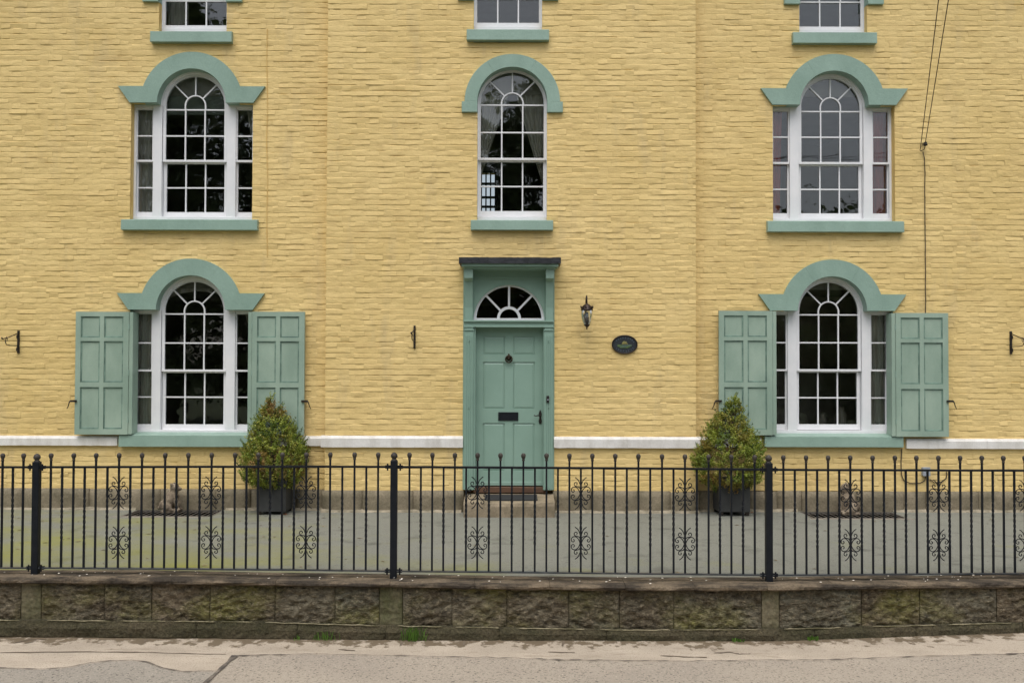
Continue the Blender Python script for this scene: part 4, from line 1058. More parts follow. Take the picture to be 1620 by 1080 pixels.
MB().lathe((A2.x, BASEW-.06, A2.z-.02), [(.012, -.02), (.028, -.012), (.028, .004), (.016, .01), (.024, .02), (.012, .03)], 10).build('insulator_body', black, ins, smooth=True)
cpts = [P(1460, 240, BASEW-.03), P(1462.5, 250, BASEW-.012)] + [P(1463 + 1.5*(y-250)/245 + random.uniform(-.3, .3), y, BASEW-.012) for y in range(262, 500, 14)]
cpts += [P(1464.5, 560, BASEW-.012), P(1464, 680, BASEW-.012)]
tag(MB().tube(cpts, .0055, 6).build('wall_cable', wire_m, None, smooth=True), 'dark cable running down yellow wall behind rightmost shutter', 'cable')
tag(MB().tube([P(422.5 + .6*math.sin(y*.05), y, BASEW-.006) for y in range(46, 412, 12)], .005, 5).build('painted_cable', yellow_flat), 'thin cable painted over in yellow right of upper left window', 'cable')
jb = P(1465, 745.5, BASEW-.04)
gj = thing('junction_box', (jb.x, BASEW, jb.z-.055), 'small grey junction box low on wall beyond the railings', 'junction box')
MB().box(jb.x-.043, jb.x+.043, BASEW-.055, BASEW+.005, jb.z-.052, jb.z+.052).build('box', grey_box, gj, .006)
MB().box(jb.x-.046, jb.x+.046, BASEW-.064, BASEW-.0555, jb.z-.055, jb.z+.055).build('cover', grey_box, gj, .003)
lw = [P(x, y, BASEW-.012) for x, y in ((1427, 709), (1425.5, 730), (1426, 750), (1430, 760), (1440, 764), (1455, 764), (1463, 760), (1464.5, 753))]
tag(MB().tube(lw, .006, 6).build('low_cable', wire_m, None, smooth=True), 'dark cable looping below the sill into the grey junction box', 'cable')
lw = [P(x, y, BASEW-.012) for x, y in ((1471, 758), (1478, 763), (1490, 762), (1497, 756), (1498, 749), (1497, 746))]
lo_ = tag(MB().tube(lw, .006, 6).build('low_cable', wire_m, None, smooth=True), 'short cable end curling up right of the grey junction box', 'cable')

# ------------------------------------------------------------------ cellar grates, statues
def grate(x0, x1, label, side):
    zg = -.004; t = thing('cellar_grate', ((x0+x1)/2, (GY0+GY1)/2, -.03), label, 'grate', 'cellar grates at the foot of the wall')
    fm = MB()
    for (a, b, c, d) in ((x0, x1, GY0, GY0+.025), (x0, x1, GY1-.025, GY1), (x0, x0+.025, GY0+.025, GY1-.025), (x1-.025, x1, GY0+.025, GY1-.025)): fm.box(a, b, c, d, -.03, zg)
    fm.build('frame', grate_m, t)
    n = int((x1-x0)/.064)
    for i in range(1, n): 
        x = x0 + (x1-x0)*i/n; MB().box(x-.006, x+.006, GY0+.02, GY1-.02, zg-.006, zg-.002).build('bar', grate_m, t)
    pit = MB(); pit.box(x0, x1, GY0, GY1, -.62, -.6); 
    for (a, b, c, d) in ((x0-.02, x0, GY0, GY1), (x1, x1+.02, GY0, GY1), (x0, x1, GY0-.02, GY0), (x0, x1, GY1, GY1+.02)): pit.box(a, b, c, d, -.6, -.012)
    tag(pit.build('cellar_pit', pit_m), kind='structure')
    # worn brick edging set in the tarmac
    e = MB()
    n2 = int((x1-x0+.2)/.22)
    for i in range(n2):
        a = x0-.1 + i*.22; e2 = MB().box(a+.004, a+.215, GY0-.075+random.uniform(-.008, .008), GY0-.002, -.05, fz(GY0)+.003+random.uniform(-.002, .003)); e2.build('edging_brick', brick_red, t, .004)
grate(gl0, gl1, 'rusty cellar grate by wall under the lower left window', -1)
grate(gr0, gr1, 'rusty cellar grate by wall under the lower right window', 1)

def skin_object(name, chains, m, label, cat, group):
    """chains of (x,y,z,r) sharing joints by index -> one continuous skinned figure"""
    pts = []; edges = []; rad = []
    def vid(p):
        for i, q in enumerate(pts):
            if (Vector(q)-Vector(p[:3])).length < 1e-5: return i
        pts.append(p[:3]); rad.append(p[3]); return len(pts)-1
    for ch in chains:
        ids = [vid(p) for p in ch]
        edges += [(a, b) for a, b in zip(ids[:-1], ids[1:])]
    v = np.array(pts); org = np.array([v[:,0].mean(), v[:,1].mean(), v[:,2].min()-.03])
    me = bpy.data.meshes.new(name); me.from_pydata((v-org).tolist(), edges, []); me.materials.append(m)
    o = bpy.data.objects.new(name, me); C.objects.link(o); o.location = org; ORIGIN[o.name] = org
    sk = o.modifiers.new('skin', 'SKIN'); sk.use_smooth_shade = True
    if not me.skin_vertices: me.skin_vertices.new() if hasattr(me.skin_vertices, 'new') else None
    return o, rad, label, cat, group
def statue(px, py_top, py_base, Y, face, label):
    """seated animal, modelled as one closed surface of overlapping stone masses remeshed together"""
    b = P(px, py_base, Y); h = P(px, py_top, Y).z - b.z; s = h/.34; m = MB(); f = face
    S = lambda x, y, z, r, sx=1, sy=1, sz=1: m.sphere((b.x + f*x*s, Y + y*s, b.z + z*s), r*s, 16, 12, sx, sy, sz)
    m.box(b.x-.1*s, b.x+.11*s, Y-.075*s, Y+.075*s, b.z-.01, b.z+.02*s)
    S(-.05, .0, .085, .085, 1, .95, .85)      # haunches
    S(.0, .0, .15, .075, .95, .9, 1.35)       # chest
    S(.03, .0, .2, .058, 1, .95, 1.1)         # shoulders
    for q in (-1, 1):
        m.tube([(b.x+f*.055*s, Y+q*.036*s, b.z+.19*s), (b.x+f*.075*s, Y+q*.038*s, b.z+.1*s), (b.x+f*.078*s, Y+q*.04*s, b.z+.03*s)], [.032*s, .024*s, .022*s], 10)
        S(.09, q*.04, .03, .026, 1.3, .9, .7)   # paws
        S(-.02, q*.062, .06, .05, 1.2, .6, 1)   # thighs
        S(.035, q*.065, .03, .026, 1.5, .8, .7)
        S(.018, q*.048, .335, .02, .9, .6, 1.2) # ears
    S(.035, 0, .25, .05, 1, .95, 1.1)
    S(.04, 0, .295, .056, 1.0, .95, .95)      # head
    S(.088, 0, .28, .03, 1.15, .9, .8)        # muzzle
    m.tube([(b.x-f*.12*s, Y, b.z+.05*s), (b.x-f*.14*s, Y+.03*s, b.z+.04*s), (b.x-f*.1*s, Y+.09*s, b.z+.03*s)], [.022*s, .018*s, .014*s], 8)
    o = m.build('stone_statue', statue_m, None, smooth=True)
    r_ = o.modifiers.new('remesh', 'REMESH'); r_.mode = 'VOXEL'; r_.voxel_size = .008; r_.use_smooth_shade = True
    sm = o.modifiers.new('smooth', 'SMOOTH'); sm.factor = .5; sm.iterations = 3
    return tag(o, label, 'statue', 'stone animal statues at the wall foot')
statue(270, 765, 809, -.02, 1.15, 'weathered stone seated animal statue on the left cellar grate')
statue(1343, 765, 812, -.06, -.9, 'weathered stone seated animal statue on the right cellar grate')

# ------------------------------------------------------------------ planters and box shrubs
def leaves(name, parent, pos, nrm, size, tint, m, aspect=.55):
    n = len(pos); u = np.cross(nrm, rng.normal(size=(n, 3))); u /= np.linalg.norm(u, axis=1)[:, None] + 1e-9; v = np.cross(nrm, u)
    s = size[:, None]; L = u*s; Wd = v*s*aspect
    V = np.stack([pos - L, pos - Wd*1.0 + nrm*s*.12, pos + L, pos + Wd*1.0 + nrm*s*.12], 1).reshape(-1, 3)
    F = np.arange(4*n).reshape(-1, 4); T = np.repeat(np.c_[tint, np.ones(n)], 4, 0)
    return fast_mesh(name, V, F, m, parent, False, T)
def box_shrub(prof, px_c, Y, label, seed):
    """prof: (y_px, x_left, x_right) outline"""
    g = np.random.default_rng(seed); prof = sorted(prof, reverse=True)
    zz = np.array([P(px_c, y, Y).z for y, _, _ in prof]); xl = np.array([PX(a, Y, y) for y, a, _ in prof]); xr = np.array([PX(b, Y, y) for y, _, b in prof])
    cx = (xl[2]+xr[2])/2
    t = thing('box_shrub', (cx, Y, zz[0]), label, 'shrub', 'clipped shrubs in planters beside the door')
    pos = []; nrm = []; tint = []; size = []
    cols = [np.array(lin(98, 118, 40)), np.array(lin(142, 154, 56)), np.array(lin(160, 160, 72)), np.array(lin(72, 90, 34)), np.array(lin(146, 122, 58)), np.array(lin(138, 98, 56))]
    zt = zz[-1]; N = 1250
    ws = (xr - xl); cum = np.interp(np.linspace(zz[0], zt, 200), zz, ws); pr = cum/cum.sum(); zgrid = np.linspace(zz[0], zt, 200)
    st = MB()
    for i in range(N):
        z = g.choice(zgrid, p=pr) + g.uniform(-.01, .01); l, r = np.interp(z, zz, xl), np.interp(z, zz, xr); mid = (l+r)/2; rad = (r-l)/2
        th = g.uniform(0, 2*PI); k = g.uniform(.35, 1)**.35
        lump = .97 + .24*mn.noise(Vector((math.cos(th)*1.6, math.sin(th)*1.6, z*5 + seed))) + .16*mn.noise(Vector((math.cos(th)*5, math.sin(th)*5, z*14)))
        rr = rad * k * lump; p = np.array([mid + rr*math.cos(th), Y + rr*math.sin(th)*.95, z])
        out = np.array([math.cos(th), math.sin(th), .75 + .6*(z-zz[0])/(zt-zz[0])]) + g.normal(0, .3, 3); out /= np.linalg.norm(out)
        nz_ = mn.noise(Vector((p[0]*4.2, p[1]*4.2, z*4.2 + seed))); hv = (z-zz[0])/(zt-zz[0])
        n2_ = mn.noise(Vector((p[0]*9, p[1]*9, z*9 + seed*2)))
        gr = cols[0]*(1-min(1, max(0, .55+n2_*1.4))) + cols[1]*min(1, max(0, .55+n2_*1.4))
        if g.random() < .18: gr = cols[2]
        w_br = max(0, min(.8, .15 + nz_*1.2 + .35*max(0, hv-.4)))
        base = gr*(1-w_br) + cols[4 + int(nz_ > .45)]*w_br
        ln = g.uniform(.06, .12) * (1.3 if g.random() < .12 else 1); nl = int(g.integers(18, 28))
        tl = g.random(nl); q = p + np.outer(tl - .45, out)*ln + g.normal(0, .010, (nl, 3))
        pos.append(q); nn = out*.5 + g.normal(0, .7, (nl, 3)); nn /= np.linalg.norm(nn, axis=1)[:, None]; nrm.append(nn)
        tint.append(np.clip(base * g.uniform(.75, 1.3, (nl, 1)), 0, 1)); size.append(g.uniform(.009, .0155, nl))
    # a few leading sprigs that break the outline
    for i in range(190):
        z = g.choice(zgrid, p=pr); l, r = np.interp(z, zz, xl), np.interp(z, zz, xr); mid = (l+r)/2; rad = (r-l)/2; th = g.uniform(0, 2*PI)
        if i < 5: z = zt - .03*i; mid = np.interp(z, zz, (xl+xr)/2); rad = .01; 
        p = np.array([mid + rad*math.cos(th)*.95, Y + rad*math.sin(th)*.95, z]); out = np.array([math.cos(th)*.7, math.sin(th)*.7, 1.1]); out /= np.linalg.norm(out)
        nl = 26; tl = g.random(nl); q = p + np.outer(tl, out)*g.uniform(.06, .13) + g.normal(0, .006, (nl, 3)); pos.append(q)
        nn = out*.4 + g.normal(0, .7, (nl, 3)); nn /= np.linalg.norm(nn, axis=1)[:, None]; nrm.append(nn); tint.append(np.clip(cols[int(g.choice([0, 1, 3]))]*g.uniform(.8, 1.3, (nl, 1)), 0, 1)); size.append(g.uniform(.008, .012, nl))
    leaves('foliage', t, np.concatenate(pos), np.concatenate(nrm), np.concatenate(size), np.concatenate(tint), leaf_m)
    st.tube([(cx, Y, zz[0]-.12), (cx, Y, zz[0]+.3), ((xl[-1]+xr[-1])/2, Y, zt-.08)], [.025, .018, .004], 8)
    for i in range(34):
        z = zz[0] + (zt-zz[0])*(.04 + .8*i/34); th = i*2.4; rad = np.interp(z, zz, xr-xl)/2*.75
        st.tube([(cx, Y, z-.03), (cx + rad*math.cos(th)*.5, Y + rad*math.sin(th)*.5, z+.02), (cx + rad*math.cos(th), Y + rad*math.sin(th), z+.07)], [.008, .006, .003], 5)
    st.build('stems', bark, t)
    return t
def planter(pxa, pxb, pyt, pyb, Yfr, dep, label):
    x0, x1 = PX(pxa, Yfr, pyb), PX(pxb, Yfr, pyb); zb = P(pxa, pyb, Yfr).z; zt = P(pxa, pyt, Yfr).z; Ybk = Yfr + dep
    t = thing('planter', ((x0+x1)/2, (Yfr+Ybk)/2, zb), label, 'planter', 'square planters beside the door')
    m = MB(); zf = zb + .03; e = .012
    for s_, (a, b, c, d) in enumerate(((x0, x1, Yfr, Yfr+.02), (x0, x1, Ybk-.02, Ybk), (x0, x0+.02, Yfr+.02, Ybk-.02), (x1-.02, x1, Yfr+.02, Ybk-.02))): m.box(a, b, c, d, zf, zt)
    m.box(x0+.02, x1-.02, Yfr+.02, Ybk-.02, zf, zf+.02); m.build('box', planter_m, t, .004)
    r = MB(); w_ = .012
    for (a, b, c, d) in ((x0-w_, x1+w_, Yfr-w_, Yfr+.03), (x0-w_, x1+w_, Ybk-.03, Ybk+w_), (x0-w_, x0+.03, Yfr+.03, Ybk-.03), (x1-.03, x1+w_, Yfr+.03, Ybk-.03)): r.box(a, b, c, d, zt-.03, zt+.012)
    r.build('rim', planter_m, t, .003)
    for (x, y) in ((x0+.03, Yfr+.03), (x1-.03, Yfr+.03), (x0+.03, Ybk-.03), (x1-.03, Ybk-.03)): MB().box(x-.02, x+.02, y-.02, y+.02, zb-.012, zf).build('foot', black, t)
    MB().box(x0+.021, x1-.021, Yfr+.021, Ybk-.021, zf+.021, zt-.05).build('soil', soil_m, t)
    return (x0+x1)/2, (Yfr+Ybk)/2, zt
planter(405.5, 452, 762, 813, -.28, .37, 'charcoal square planter under the shrub left of the door')
planter(1138, 1187, 760, 813.5, -.28, .37, 'charcoal square planter under the shrub right of the door')
SH_L = [(776, 418, 455), (764, 392, 470), (752, 381, 483), (735, 379, 486), (720, 382, 485), (705, 388, 481), (690, 394, 474), (675, 400, 464), (662, 408, 455), (650, 415, 446), (640, 421, 437), (632, 427, 431)]
SH_R = [(776, 1133, 1178), (764, 1110, 1200), (752, 1098, 1207), (735, 1095, 1210), (720, 1098, 1208), (705, 1105, 1203), (690, 1113, 1195), (675, 1123, 1186), (662, 1134, 1177), (650, 1145, 1172), (640, 1152, 1169), (628, 1158, 1165)]
box_shrub(SH_L, 431, -.1, 'conical box shrub with bronzed tips left of the door', 3)
box_shrub(SH_R, 1152, -.1, 'conical box shrub with bronzed tips right of the door', 11)
# a few fallen leaves by the planters
fm_ = M('fallen_leaf', lin(126, 84, 56), .8)
for (px, py, lab) in ((451, 813.5, 'curled brown fallen leaf beside the left planter'), (1179, 814, 'curled brown fallen leaf under front of the right planter'), (1190, 811, 'curled brown fallen leaf just right of the right planter')):
    g = G(px, py, fz(-.3)+.006); tag(MB().add([(g.x-.03, g.y, g.z), (g.x, g.y-.018, g.z+.008), (g.x+.032, g.y+.004, g.z), (g.x, g.y+.02, g.z+.012)], [(0,1,2,3)]).build('fallen_leaf', fm_), lab, 'leaf', 'fallen leaves by the planters')

# ------------------------------------------------------------------ low retaining wall
CT = [(-420, 913), (0, 914.5), (200, 914.5), (405, 918.5), (600, 921), (810, 924.5), (1000, 926.5), (1215, 926.5), (1420, 923), (1620, 921.5), (2060, 917)]
CB = [(-420, 922), (0, 923), (405, 926), (600, 929), (810, 933), (1000, 935), (1215, 935), (1420, 932), (1620, 930), (2060, 925)]
LT = [(-420, 979), (0, 981), (400, 984), (600, 990), (810, 993.5), (1000, 997), (1215, 996), (1400, 991), (1620, 985), (2060, 974)]
lw_ = thing('retaining_wall', (0, -3.8, ZR), 'low mossy rock-faced stone wall under the black railings', 'wall')
def zrow(px, tab, off): return P(px, interp(px, tab), YF(px)+off).z
def xrow(px, tab, off): return P(px, interp(px, tab), YF(px)+off).x
def rock_block(p0, p1, smooth_, m, name='stone'):
    nx = max(4, int((p1-p0)/2.2)); nz = 26; V = []; F = []; sd_ = random.uniform(0, 50); amp = .012 if smooth_ else .032
    bulge = 0 if smooth_ else random.uniform(.0, .01)
    for j in range(nz+1):
        for i in range(nx+1):
            t = i/nx; u = j/nz; px = p0 + .5 + (p1-p0-1.0)*t; off = -.12
            zb_, zt_ = zrow(px, LT, -.14) - .02, zrow(px, CB, -.15) + .012; z = zb_ + (zt_-zb_)*u; x = xrow(px, CB, off)
            e = max(0, 1 - min(t*(p1-p0), (1-t)*(p1-p0))/3.5); e2 = max(0, 1 - min(u, 1-u)*7)
            nn = .5*mn.noise(Vector((x*6, z*8, sd_))) + .6 - 1.5*abs(mn.noise(Vector((x*9 + z*7, z*15 - x*4, sd_+4)))) - .9*abs(mn.noise(Vector((x*21 + z*13, z*33 - x*8, sd_+9)))) + .35*mn.noise(Vector((x*50, z*60, sd_)))
            d = off - bulge*(1-e)*(1-e2) - amp*nn*(1-.8*e)*(1-.6*e2) + .007*e + .005*e2
            V.append((x, YF(px)+d, z))
    W = nx+1
    for j in range(nz):
        for i in range(nx): F.append((j*W+i, j*W+i+1, (j+1)*W+i+1, (j+1)*W+i))
    return link_mesh(name, V, F, m, lw_, True)
joints = [-410, -300, -190, -80, 33, 65, 165, 240, 332, 435, 530, 600, 637, 715, 802, 900, 980, 1066, 1205, 1233, 1363, 1455, 1577, 1690, 1800, 1910, 2040]
for a, b in zip(joints[:-1], joints[1:]):
    sm_ = (a, b) in ((33, 65), (600, 637), (1205, 1233)); rock_block(a, b, sm_, cement_m if sm_ else stone_m, 'cement_pier' if sm_ else 'stone')
# mortar core behind the stones
V = []; F = []
for px in pxs:
    x = xrow(px, CB, -.09); y = YF(px); V += [(x, y-.085, ZR-.05), (x, y-.085, zrow(px, CB, -.15)+.02), (x, y+.16, zrow(px, CB, -.15)+.02), (x, y+.16, ZR-.05)]
for i in range(len(pxs)-1):
    a = 4*i
    for j in range(3): F.append((a+j, a+4+j, a+5+j, a+1+j))
link_mesh('core', V, F, cement_m, lw_)
# footing ledge stones
def strip_stone(p0, p1, top, bot, yo_f, yo_b, m, name, amp, sd_):
    n = max(3, int((p1-p0)/6)); V = []; F = []
    for i in range(n+1):
        px = p0 + .3 + (p1-p0-.6)*i/n; y = YF(px); x = xrow(px, top, yo_f)
        zt_ = zrow(px, top, yo_f); zb_ = zrow(px, bot, yo_f) if bot else ZR - .03
        e = .012 if i in (0, n) else 0
        d = lambda k: amp*(mn.noise(Vector((x*5, k, sd_))) + .6*mn.noise(Vector((x*19, k*2, sd_))))
        zz = lambda k: amp*.5*(mn.noise(Vector((x*4, k+9, sd_))) + .5*mn.noise(Vector((x*16, k+9, sd_))))
        V += [(x, y+yo_b, zt_+.004), (x, y+(yo_f+yo_b)/2, zt_ + zz(3)*.6 + .003), (x, y+yo_f+.02+d(1)+e, zt_+zz(1)), (x, y+yo_f+d(2)+e, zt_-(zt_-zb_)*.35+zz(1)), (x, y+yo_f+d(4)+e, zb_+(zt_-zb_)*.25), (x, y+yo_f+.015+d(5)+e, zb_+zz(2)), (x, y+yo_b, zb_)]
    for i in range(n):
        a = 7*i
        for j in range(6): F.append((a+j+1, a+j+8, a+j+7, a+j))
    F += [tuple(range(7)), tuple(7*n+j for j in range(6, -1, -1))]
    o = link_mesh(name, V, F, m, lw_)
    return o
cj = [-420, -260, -110, 0, 110, 270, 435, 616, 750, 870, 990, 1100, 1215, 1320, 1436, 1560, 1690, 1850, 2040]
for i, (a, b) in enumerate(zip(cj[:-1], cj[1:])): strip_stone(a, b, CT, CB, -.18, .16, coping_m, 'coping_stone', .012, i*3.3)
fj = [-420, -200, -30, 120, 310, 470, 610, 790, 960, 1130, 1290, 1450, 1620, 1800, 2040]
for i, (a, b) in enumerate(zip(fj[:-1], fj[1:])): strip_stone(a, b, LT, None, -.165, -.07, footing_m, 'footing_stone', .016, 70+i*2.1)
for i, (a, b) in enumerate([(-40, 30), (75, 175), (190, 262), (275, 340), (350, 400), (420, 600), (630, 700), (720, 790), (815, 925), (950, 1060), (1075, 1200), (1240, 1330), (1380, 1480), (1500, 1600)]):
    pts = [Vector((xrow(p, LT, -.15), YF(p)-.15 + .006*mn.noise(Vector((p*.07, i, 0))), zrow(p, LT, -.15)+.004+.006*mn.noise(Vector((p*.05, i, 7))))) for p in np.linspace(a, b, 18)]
    MB().tube(pts, [.002] + [.004 + .006*abs(mn.noise(Vector((k*.5, i, 3)))) for k in range(16)] + [.002], 5).build('ledge_highlight', ledge_light_m, lw_)  # added pale strips paint the skylight along the footing's top edge
# slot drain in the wall
sp_ = P(1288.5, 965, YF(1288)-.15); MB().box(sp_.x-.02, sp_.x+.018, sp_.y-.012, sp_.y+.09, sp_.z-.02, sp_.z+.01).build('weep_hole', pit_m, lw_) if False else None
# pale petals scattered on the coping
V = []; F = []
for i in range(90):
    px = random.uniform(-60, 1680); x = xrow(px, CT, -.1); y = YF(px) + random.uniform(-.14, .12); z = zrow(px, CT, -.18) + .012; r = random.uniform(.004, .010); n = len(V)
    V += [(x-r, y, z), (x, y-r, z), (x+r*1.3, y, z+.002), (x, y+r, z+.003)]; F.append((n, n+1, n+2, n+3))
tag(link_mesh('fallen_petals', V, F, petal), 'pale petals scattered along the wall coping', 'petals', kind='stuff')

V = []; F = []
for i in range(110):
    x = random.uniform(-7, 7) if i % 2 else random.uniform(-7, -1.5); y = random.uniform(-3.5, -.4); z = fz(y)+.003; a = random.uniform(0, 6.3); l_ = random.uniform(.012, .04); w_ = l_*.35; n = len(V); c_, q_ = math.cos(a), math.sin(a)
    V += [(x-l_*c_, y-l_*q_, z), (x+w_*q_, y-w_*c_, z+.005), (x+l_*c_, y+l_*q_, z+.002), (x-w_*q_, y+w_*c_, z+.006)]; F.append((n, n+1, n+2, n+3))
tag(link_mesh('leaf_litter', V, F, M('leaf_litter', lin(92, 76, 54), .9, lin(140, 124, 96), 4)), 'scattered dry leaf litter over the forecourt', 'litter', kind='stuff')
# ------------------------------------------------------------------ railings
BALL = [(-420, 721), (0, 720.3), (560, 718.6), (800, 720), (1000, 721), (1200, 723), (1300, 723.5), (1620, 724), (2060, 725)]
TOPR = [(-420, 739), (60, 738.6), (500, 737.6), (650, 738.3), (1050, 740.7), (1210, 742.5), (1260, 743), (1620, 744), (2060, 745)]
BOTR = [(-420, 897), (60, 897.5), (500, 901), (620, 902.5), (1060, 907), (1210, 909), (1260, 909), (1500, 906.8), (1620, 906), (2060, 903)]
def FP(px, tab, dy=0, off=0): return P(px, interp(px, tab)+dy, YF(px)+off)
def twisted(m, x, y, z0, z1, r, za, zb, turns):
    n = 26; zs_ = [z0] + list(np.linspace(za, zb, n)) + [z1]; b = len(m.v)
    for z in zs_:
        t = min(1, max(0, (z-za)/(zb-za))); th = PI/4 + t*turns*PI/2
        for k in range(4): m.v.append((x + r*1.414*math.cos(th+k*PI/2), y + r*1.414*math.sin(th+k*PI/2), z))
    for i in range(len(zs_)-1):
        for k in range(4): k2 = (k+1) % 4; m.f.append((b+4*i+k, b+4*i+k2, b+4*i+4+k2, b+4*i+4+k))
    return m
def scroll(t, px, yc):
    c = P(px, yc, YF(px)); s = (7.9)/FPX; m = MB()
    A = [(9.5, -26), (6.5, -24), (3.5, -20.5), (1.6, -15)]
    B_ = [(1.4, -8), (3, -10.2), (6, -11), (9.5, -12.3), (10.8, -15), (9.4, -17.6), (6.6, -17.4), (5.9, -15.2), (7.4, -14.2)]
    Cc = [(1.4, -.5), (2.6, -4), (5, -8), (9, -10.6), (13, -10), (15.4, -7), (15, -3.4), (12.4, -2), (10.6, -3.8), (11.3, -6), (13, -5.8)]
    for sx in (-1, 1):
        for sz in (-1, 1):
            for cv in (A, B_, Cc):
                pts = [(c.x + sx*u*s, c.y, c.z - sz*v_*s) for u, v_ in cv]
                sm_ = []
                for i in range(len(pts)-1):
                    p0 = Vector(pts[max(i-1, 0)]); p1 = Vector(pts[i]); p2 = Vector(pts[i+1]); p3 = Vector(pts[min(i+2, len(pts)-1)])
                    for u in (0, .34, .67): sm_.append(.5*((2*p1) + (p2-p0)*u + (2*p0-5*p1+4*p2-p3)*u*u + (3*p1-p0-3*p2+p3)*u**3))
                sm_.append(Vector(pts[-1]))
                m.tube(sm_, [.0042]*(len(sm_)-3) + [.0036, .0032, .003], 5)
    return m.build('scroll_ornament', iron, t, smooth=True)
def section(p0, p1, balls, orn, label, extra_mid=()):
    pm2 = (p0+p1)/2; bb_ = FP(pm2, BOTR)
    t = thing('railing_section', (bb_.x, bb_.y, bb_.z), label, 'railing', 'wrought iron railing sections on the low wall')
    n = max(2, int((p1-p0)/60)); tr_ = MB(); br_ = MB()
    pp = [p0 + (p1-p0)*i/n for i in range(n+1)]
    for m, tab, hh, dp in ((tr_, TOPR, .0085, .017), (br_, BOTR, .006, .02)):
        b = len(m.v)
        for px in pp:
            q = FP(px, tab); m.v += [(q.x, q.y-dp, q.z-hh), (q.x, q.y+dp, q.z-hh), (q.x, q.y+dp, q.z+hh), (q.x, q.y-dp, q.z+hh)]
        for i in range(n):
            for k in range(4): k2 = (k+1) % 4; a = b+4*i; m.f.append((a+k, a+4+k, a+4+k2, a+k2))
        m.f += [(b+3, b+2, b+1, b), (b+4*n, b+4*n+1, b+4*n+2, b+4*n+3)]
    tr_.build('top_rail', iron, t); br_.build('bottom_rail', rail_top, t)
    mids = [(a+b)/2 for a, b in zip(balls[:-1], balls[1:])]
    for px in sorted(list(balls) + mids):
        ball = px in balls; q0 = FP(px, BOTR); q1 = FP(px, TOPR); lean = random.gauss(0, .0015); r = .0079; m = MB()
        xm = (q0.x+q1.x)/2; ym = q0.y
        if ball:
            qb = FP(px, BALL); m.box(xm-r, xm+r, ym-r, ym+r, q0.z+.004, qb.z-.03); ob = m.build('baluster', iron, t, .0015)
            f_ = MB(); f_.lathe((xm, ym, qb.z), [(.011, -.045), (.0135, -.04), (.011, -.034), (.012, -.026), (.016, -.02), (.020, -.006), (.0195, .006), (.0135, .016), (.005, .020)], 10); f_.build('ball_finial', rust, ob, smooth=True)
        else:
            zz0, zz1 = q0.z+.004, q1.z-.006; twisted(m, xm, ym, zz0, zz1, r, zz0+.22, zz0+.62, 9); ob = m.build('baluster', iron, t)
    for px in orn:
        for y in (779.5, 858): scroll(t, px, y + interp(px, BALL) - 720)
    return t
section(-190, 50, [-144, -107.6, -71, -34, 3, 36], [], 'short stretch of black railing at the left edge before first post')
section(62, 617, [79.6, 115.5, 151, 187.4, 223.7, 260.4, 297, 334, 371, 408, 446, 484, 521.9, 560.4, 597.8], [187.4, 334, 484], 'black railing with scroll ornaments between left and middle posts')
section(628, 1211, [647.4, 683.7, 719.3, 755.2, 791.5, 827.8, 864.4, 900.7, 937, 973.3, 1010, 1047.4, 1083.7, 1121, 1157, 1194], [755.2, 918.85, 1083.7], 'black railing with scroll ornaments in front of the door')
section(1222, 1790, [1239.6, 1275.6, 1310.4, 1345.6, 1381, 1416.3, 1450.4, 1485.2, 1519.6, 1554, 1588.1, 1622, 1656, 1690, 1724, 1758], [1345.6, 1485.2, 1622], 'black railing with scroll ornaments right of the right post')
for px, yt, yb, lab in ((56, 717, 911, 'square black iron post at the left end of the railings'), (622.5, 715, 916, 'square black iron post in the middle of the railings'), (1216.5, 719, 923, 'square black iron post standing before the right planter')):
    q = P(px, yb, YF(px)); zt_ = P(px, yt+13, YF(px)).z; r = .0285
    t = thing('railing_post', (q.x, q.y, q.z), lab, 'post', 'square iron posts of the railings')
    m = MB(); m.box(q.x-r, q.x+r, q.y-r, q.y+r, q.z-.05, zt_); m.build('post', iron, t, .004)
    m = MB(); m.lathe((q.x, q.y, zt_), [(.024, -.004), (.026, .006), (.018, .012), (.018, .018), (.027, .026), (.029, .036), (.0285, .046), (.022, .058), (.012, .066), (.004, .07)], 14); m.build('acorn_finial', rust, t, smooth=True)
    for tab in (TOPR, BOTR):
        zc_ = FP(px, tab).z
        for s_ in (-1, 1):
            m = MB(); m.box(q.x+s_*r, q.x+s_*(r+.045), q.y-.012, q.y+.012, zc_-.014, zc_+.014); m.tube([(q.x+s_*(r+.025), q.y-.022, zc_), (q.x+s_*(r+.025), q.y+.02, zc_)], .011, 6)
            m.tube([(q.x+s_*(r+.025), q.y-.012, zc_-.03), (q.x+s_*(r+.025), q.y-.012, zc_+.028)], .007, 6); m.build('bracket_lug', iron, t)

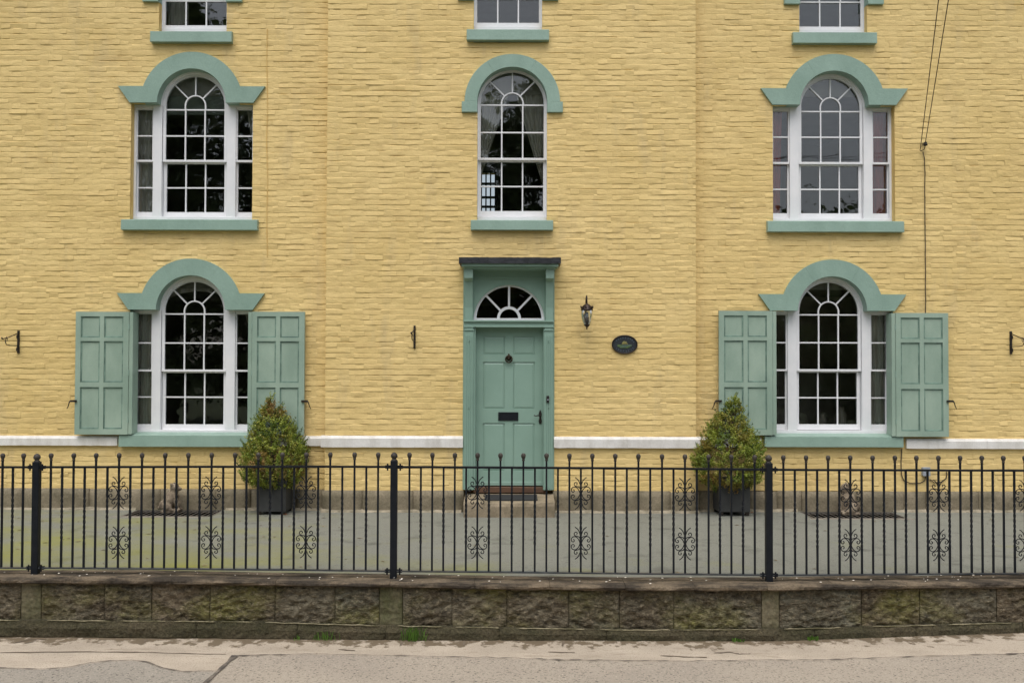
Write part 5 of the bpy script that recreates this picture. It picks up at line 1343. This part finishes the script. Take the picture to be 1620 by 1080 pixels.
# ------------------------------------------------------------------ weeds at the foot of the wall
def tuft(px, py, n, h, spread, label, broad=False):
    b = G(px, py, ZR+.004); b.y = YF(px) - .225; b.x = P(px, py, b.y).x; g = np.random.default_rng(int(px)); V = []; F = []; T = []
    for i in range(n):
        a = g.uniform(0, 2*PI); x, y = b.x + g.normal(0, spread), b.y + .03 + g.normal(0, .012); hh = h*g.uniform(.5, 1.1); lean = g.uniform(.2, .7)*hh; wd = (.010 if broad else .0032)*g.uniform(.7, 1.2)
        dx, dy = math.cos(a)*lean, -abs(math.sin(a))*lean*.6; px_, py_ = -math.sin(a)*wd, math.cos(a)*wd*.5 + wd*.3
        if abs(px_) < wd*.5: px_ = wd*.5
        n0 = len(V); V += [(x-px_, y, b.z), (x+px_, y, b.z), (x+dx*.45+px_, y+dy*.45, b.z+hh*.7), (x+dx*.45-px_, y+dy*.45, b.z+hh*.7), (x+dx+px_*.15, y+dy, b.z+hh*(.9 if not broad else .75)), (x+dx-px_*.15, y+dy, b.z+hh*(.9 if not broad else .75))]
        F += [(n0, n0+1, n0+2, n0+3), (n0+3, n0+2, n0+4, n0+5)]; c = np.array(lin(84, 122, 42))*g.uniform(.45, 1.4); T += [(*c, 1)]*6
    o = fast_mesh('weed', np.array(V), np.array(F), leaf_m, None, False, np.array(T)); return tag(o, label, 'weed', 'weeds at the foot of the low wall')
tuft(653, 1007, 60, .14, .05, 'bright green grass tuft below the middle railing post')
tuft(512, 1004, 28, .09, .06, 'sparse grass tuft at wall foot left of the brightest tuft')
tuft(467, 1004, 8, .05, .02, 'tiny yellowish weed at wall foot, leftmost of the weeds')
tuft(1169, 1006, 9, .05, .025, 'small broad-leaved weed at wall foot left of right post', True)
tuft(1290, 1001, 10, .05, .025, 'small broad-leaved weed at wall foot right of right post', True)
b_ = G(238, 814, -.005)
tuft(10, 10, 0, 0, 0, '') if False else None

# ------------------------------------------------------------------ trees across the road (what the window glass reflects)
def tree(name, label, x, y, h, r, seed, low=.08, conifer=False):
    g = np.random.default_rng(seed); z0 = ZR-.06
    t = thing(name, (x, y, z0), label, 'tree', 'trees across the road reflected in the windows')
    tr_ = MB(); tr_.tube([(x, y, z0), (x+.1, y, z0+h*.3), (x-.1, y+.1, z0+h*.65), (x, y, z0+h*.95)], [h*.022, h*.017, h*.01, h*.003], 9)
    pos = []; nrm = []; tint = []; nl = 70
    for i in range(190):
        u = g.uniform(low, 1); th = g.uniform(0, 2*PI)
        rad = r * ((1-u)**.8 + .05 if conifer else math.sqrt(max(.02, 1 - ((u-.5)/.52)**2))) * g.uniform(.35, 1.05)
        c = np.array([x + rad*math.cos(th), y + rad*math.sin(th), z0 + h*u])
        if i % 3 == 0: tr_.tube([(x, y, z0+h*max(.1, u-.12)), tuple((np.array([x, y, z0+h*max(.12, u-.08)]) + c)/2), tuple(c)], [h*.006, h*.004, h*.0015], 5)
        cr = r*g.uniform(.16, .3); q = c + g.normal(0, 1, (nl, 3)) * np.array([cr, cr, cr*.6]) * .6; pos.append(q)
        nn = g.normal(0, 1, (nl, 3)) + np.array([0, 0, .6]); nn /= np.linalg.norm(nn, axis=1)[:, None]; nrm.append(nn)
        tint.append(np.clip(np.array(lin(104, 120, 76))*g.uniform(.5, 1.4)*g.uniform(.8, 1.2, (nl, 1)), 0, 1))
    pos = np.concatenate(pos); pos[:, 2] = np.maximum(pos[:, 2], z0+.1)
    leaves('crown', t, pos, np.concatenate(nrm), g.uniform(.16, .32, len(pos)), np.concatenate(tint), leaf_m)
    tr_.build('trunk', bark, t, smooth=True)
for i, a in enumerate([(-24, -34, 15, 5.5), (-15.5, -31, 20, 5), (-9.5, -33, 18, 4.8), (-3.6, -31, 16, 4.4), (2.0, -32, 15.5, 4.2), (8.2, -34, 9.0, 3.8), (14.2, -32, 9.5, 4.2), (20, -33, 10, 4.6), (27, -34, 11, 5)]):
    ordn = ['leftmost', 'second', 'third', 'fourth', 'fifth', 'sixth', 'seventh', 'eighth', 'rightmost'][i]
    tree('roadside_tree', f'{ordn} leafy tree from the left across the road, seen reflected in window glass', a[0], a[1], a[2], a[3], 40+i, conifer=i in (1, 3))
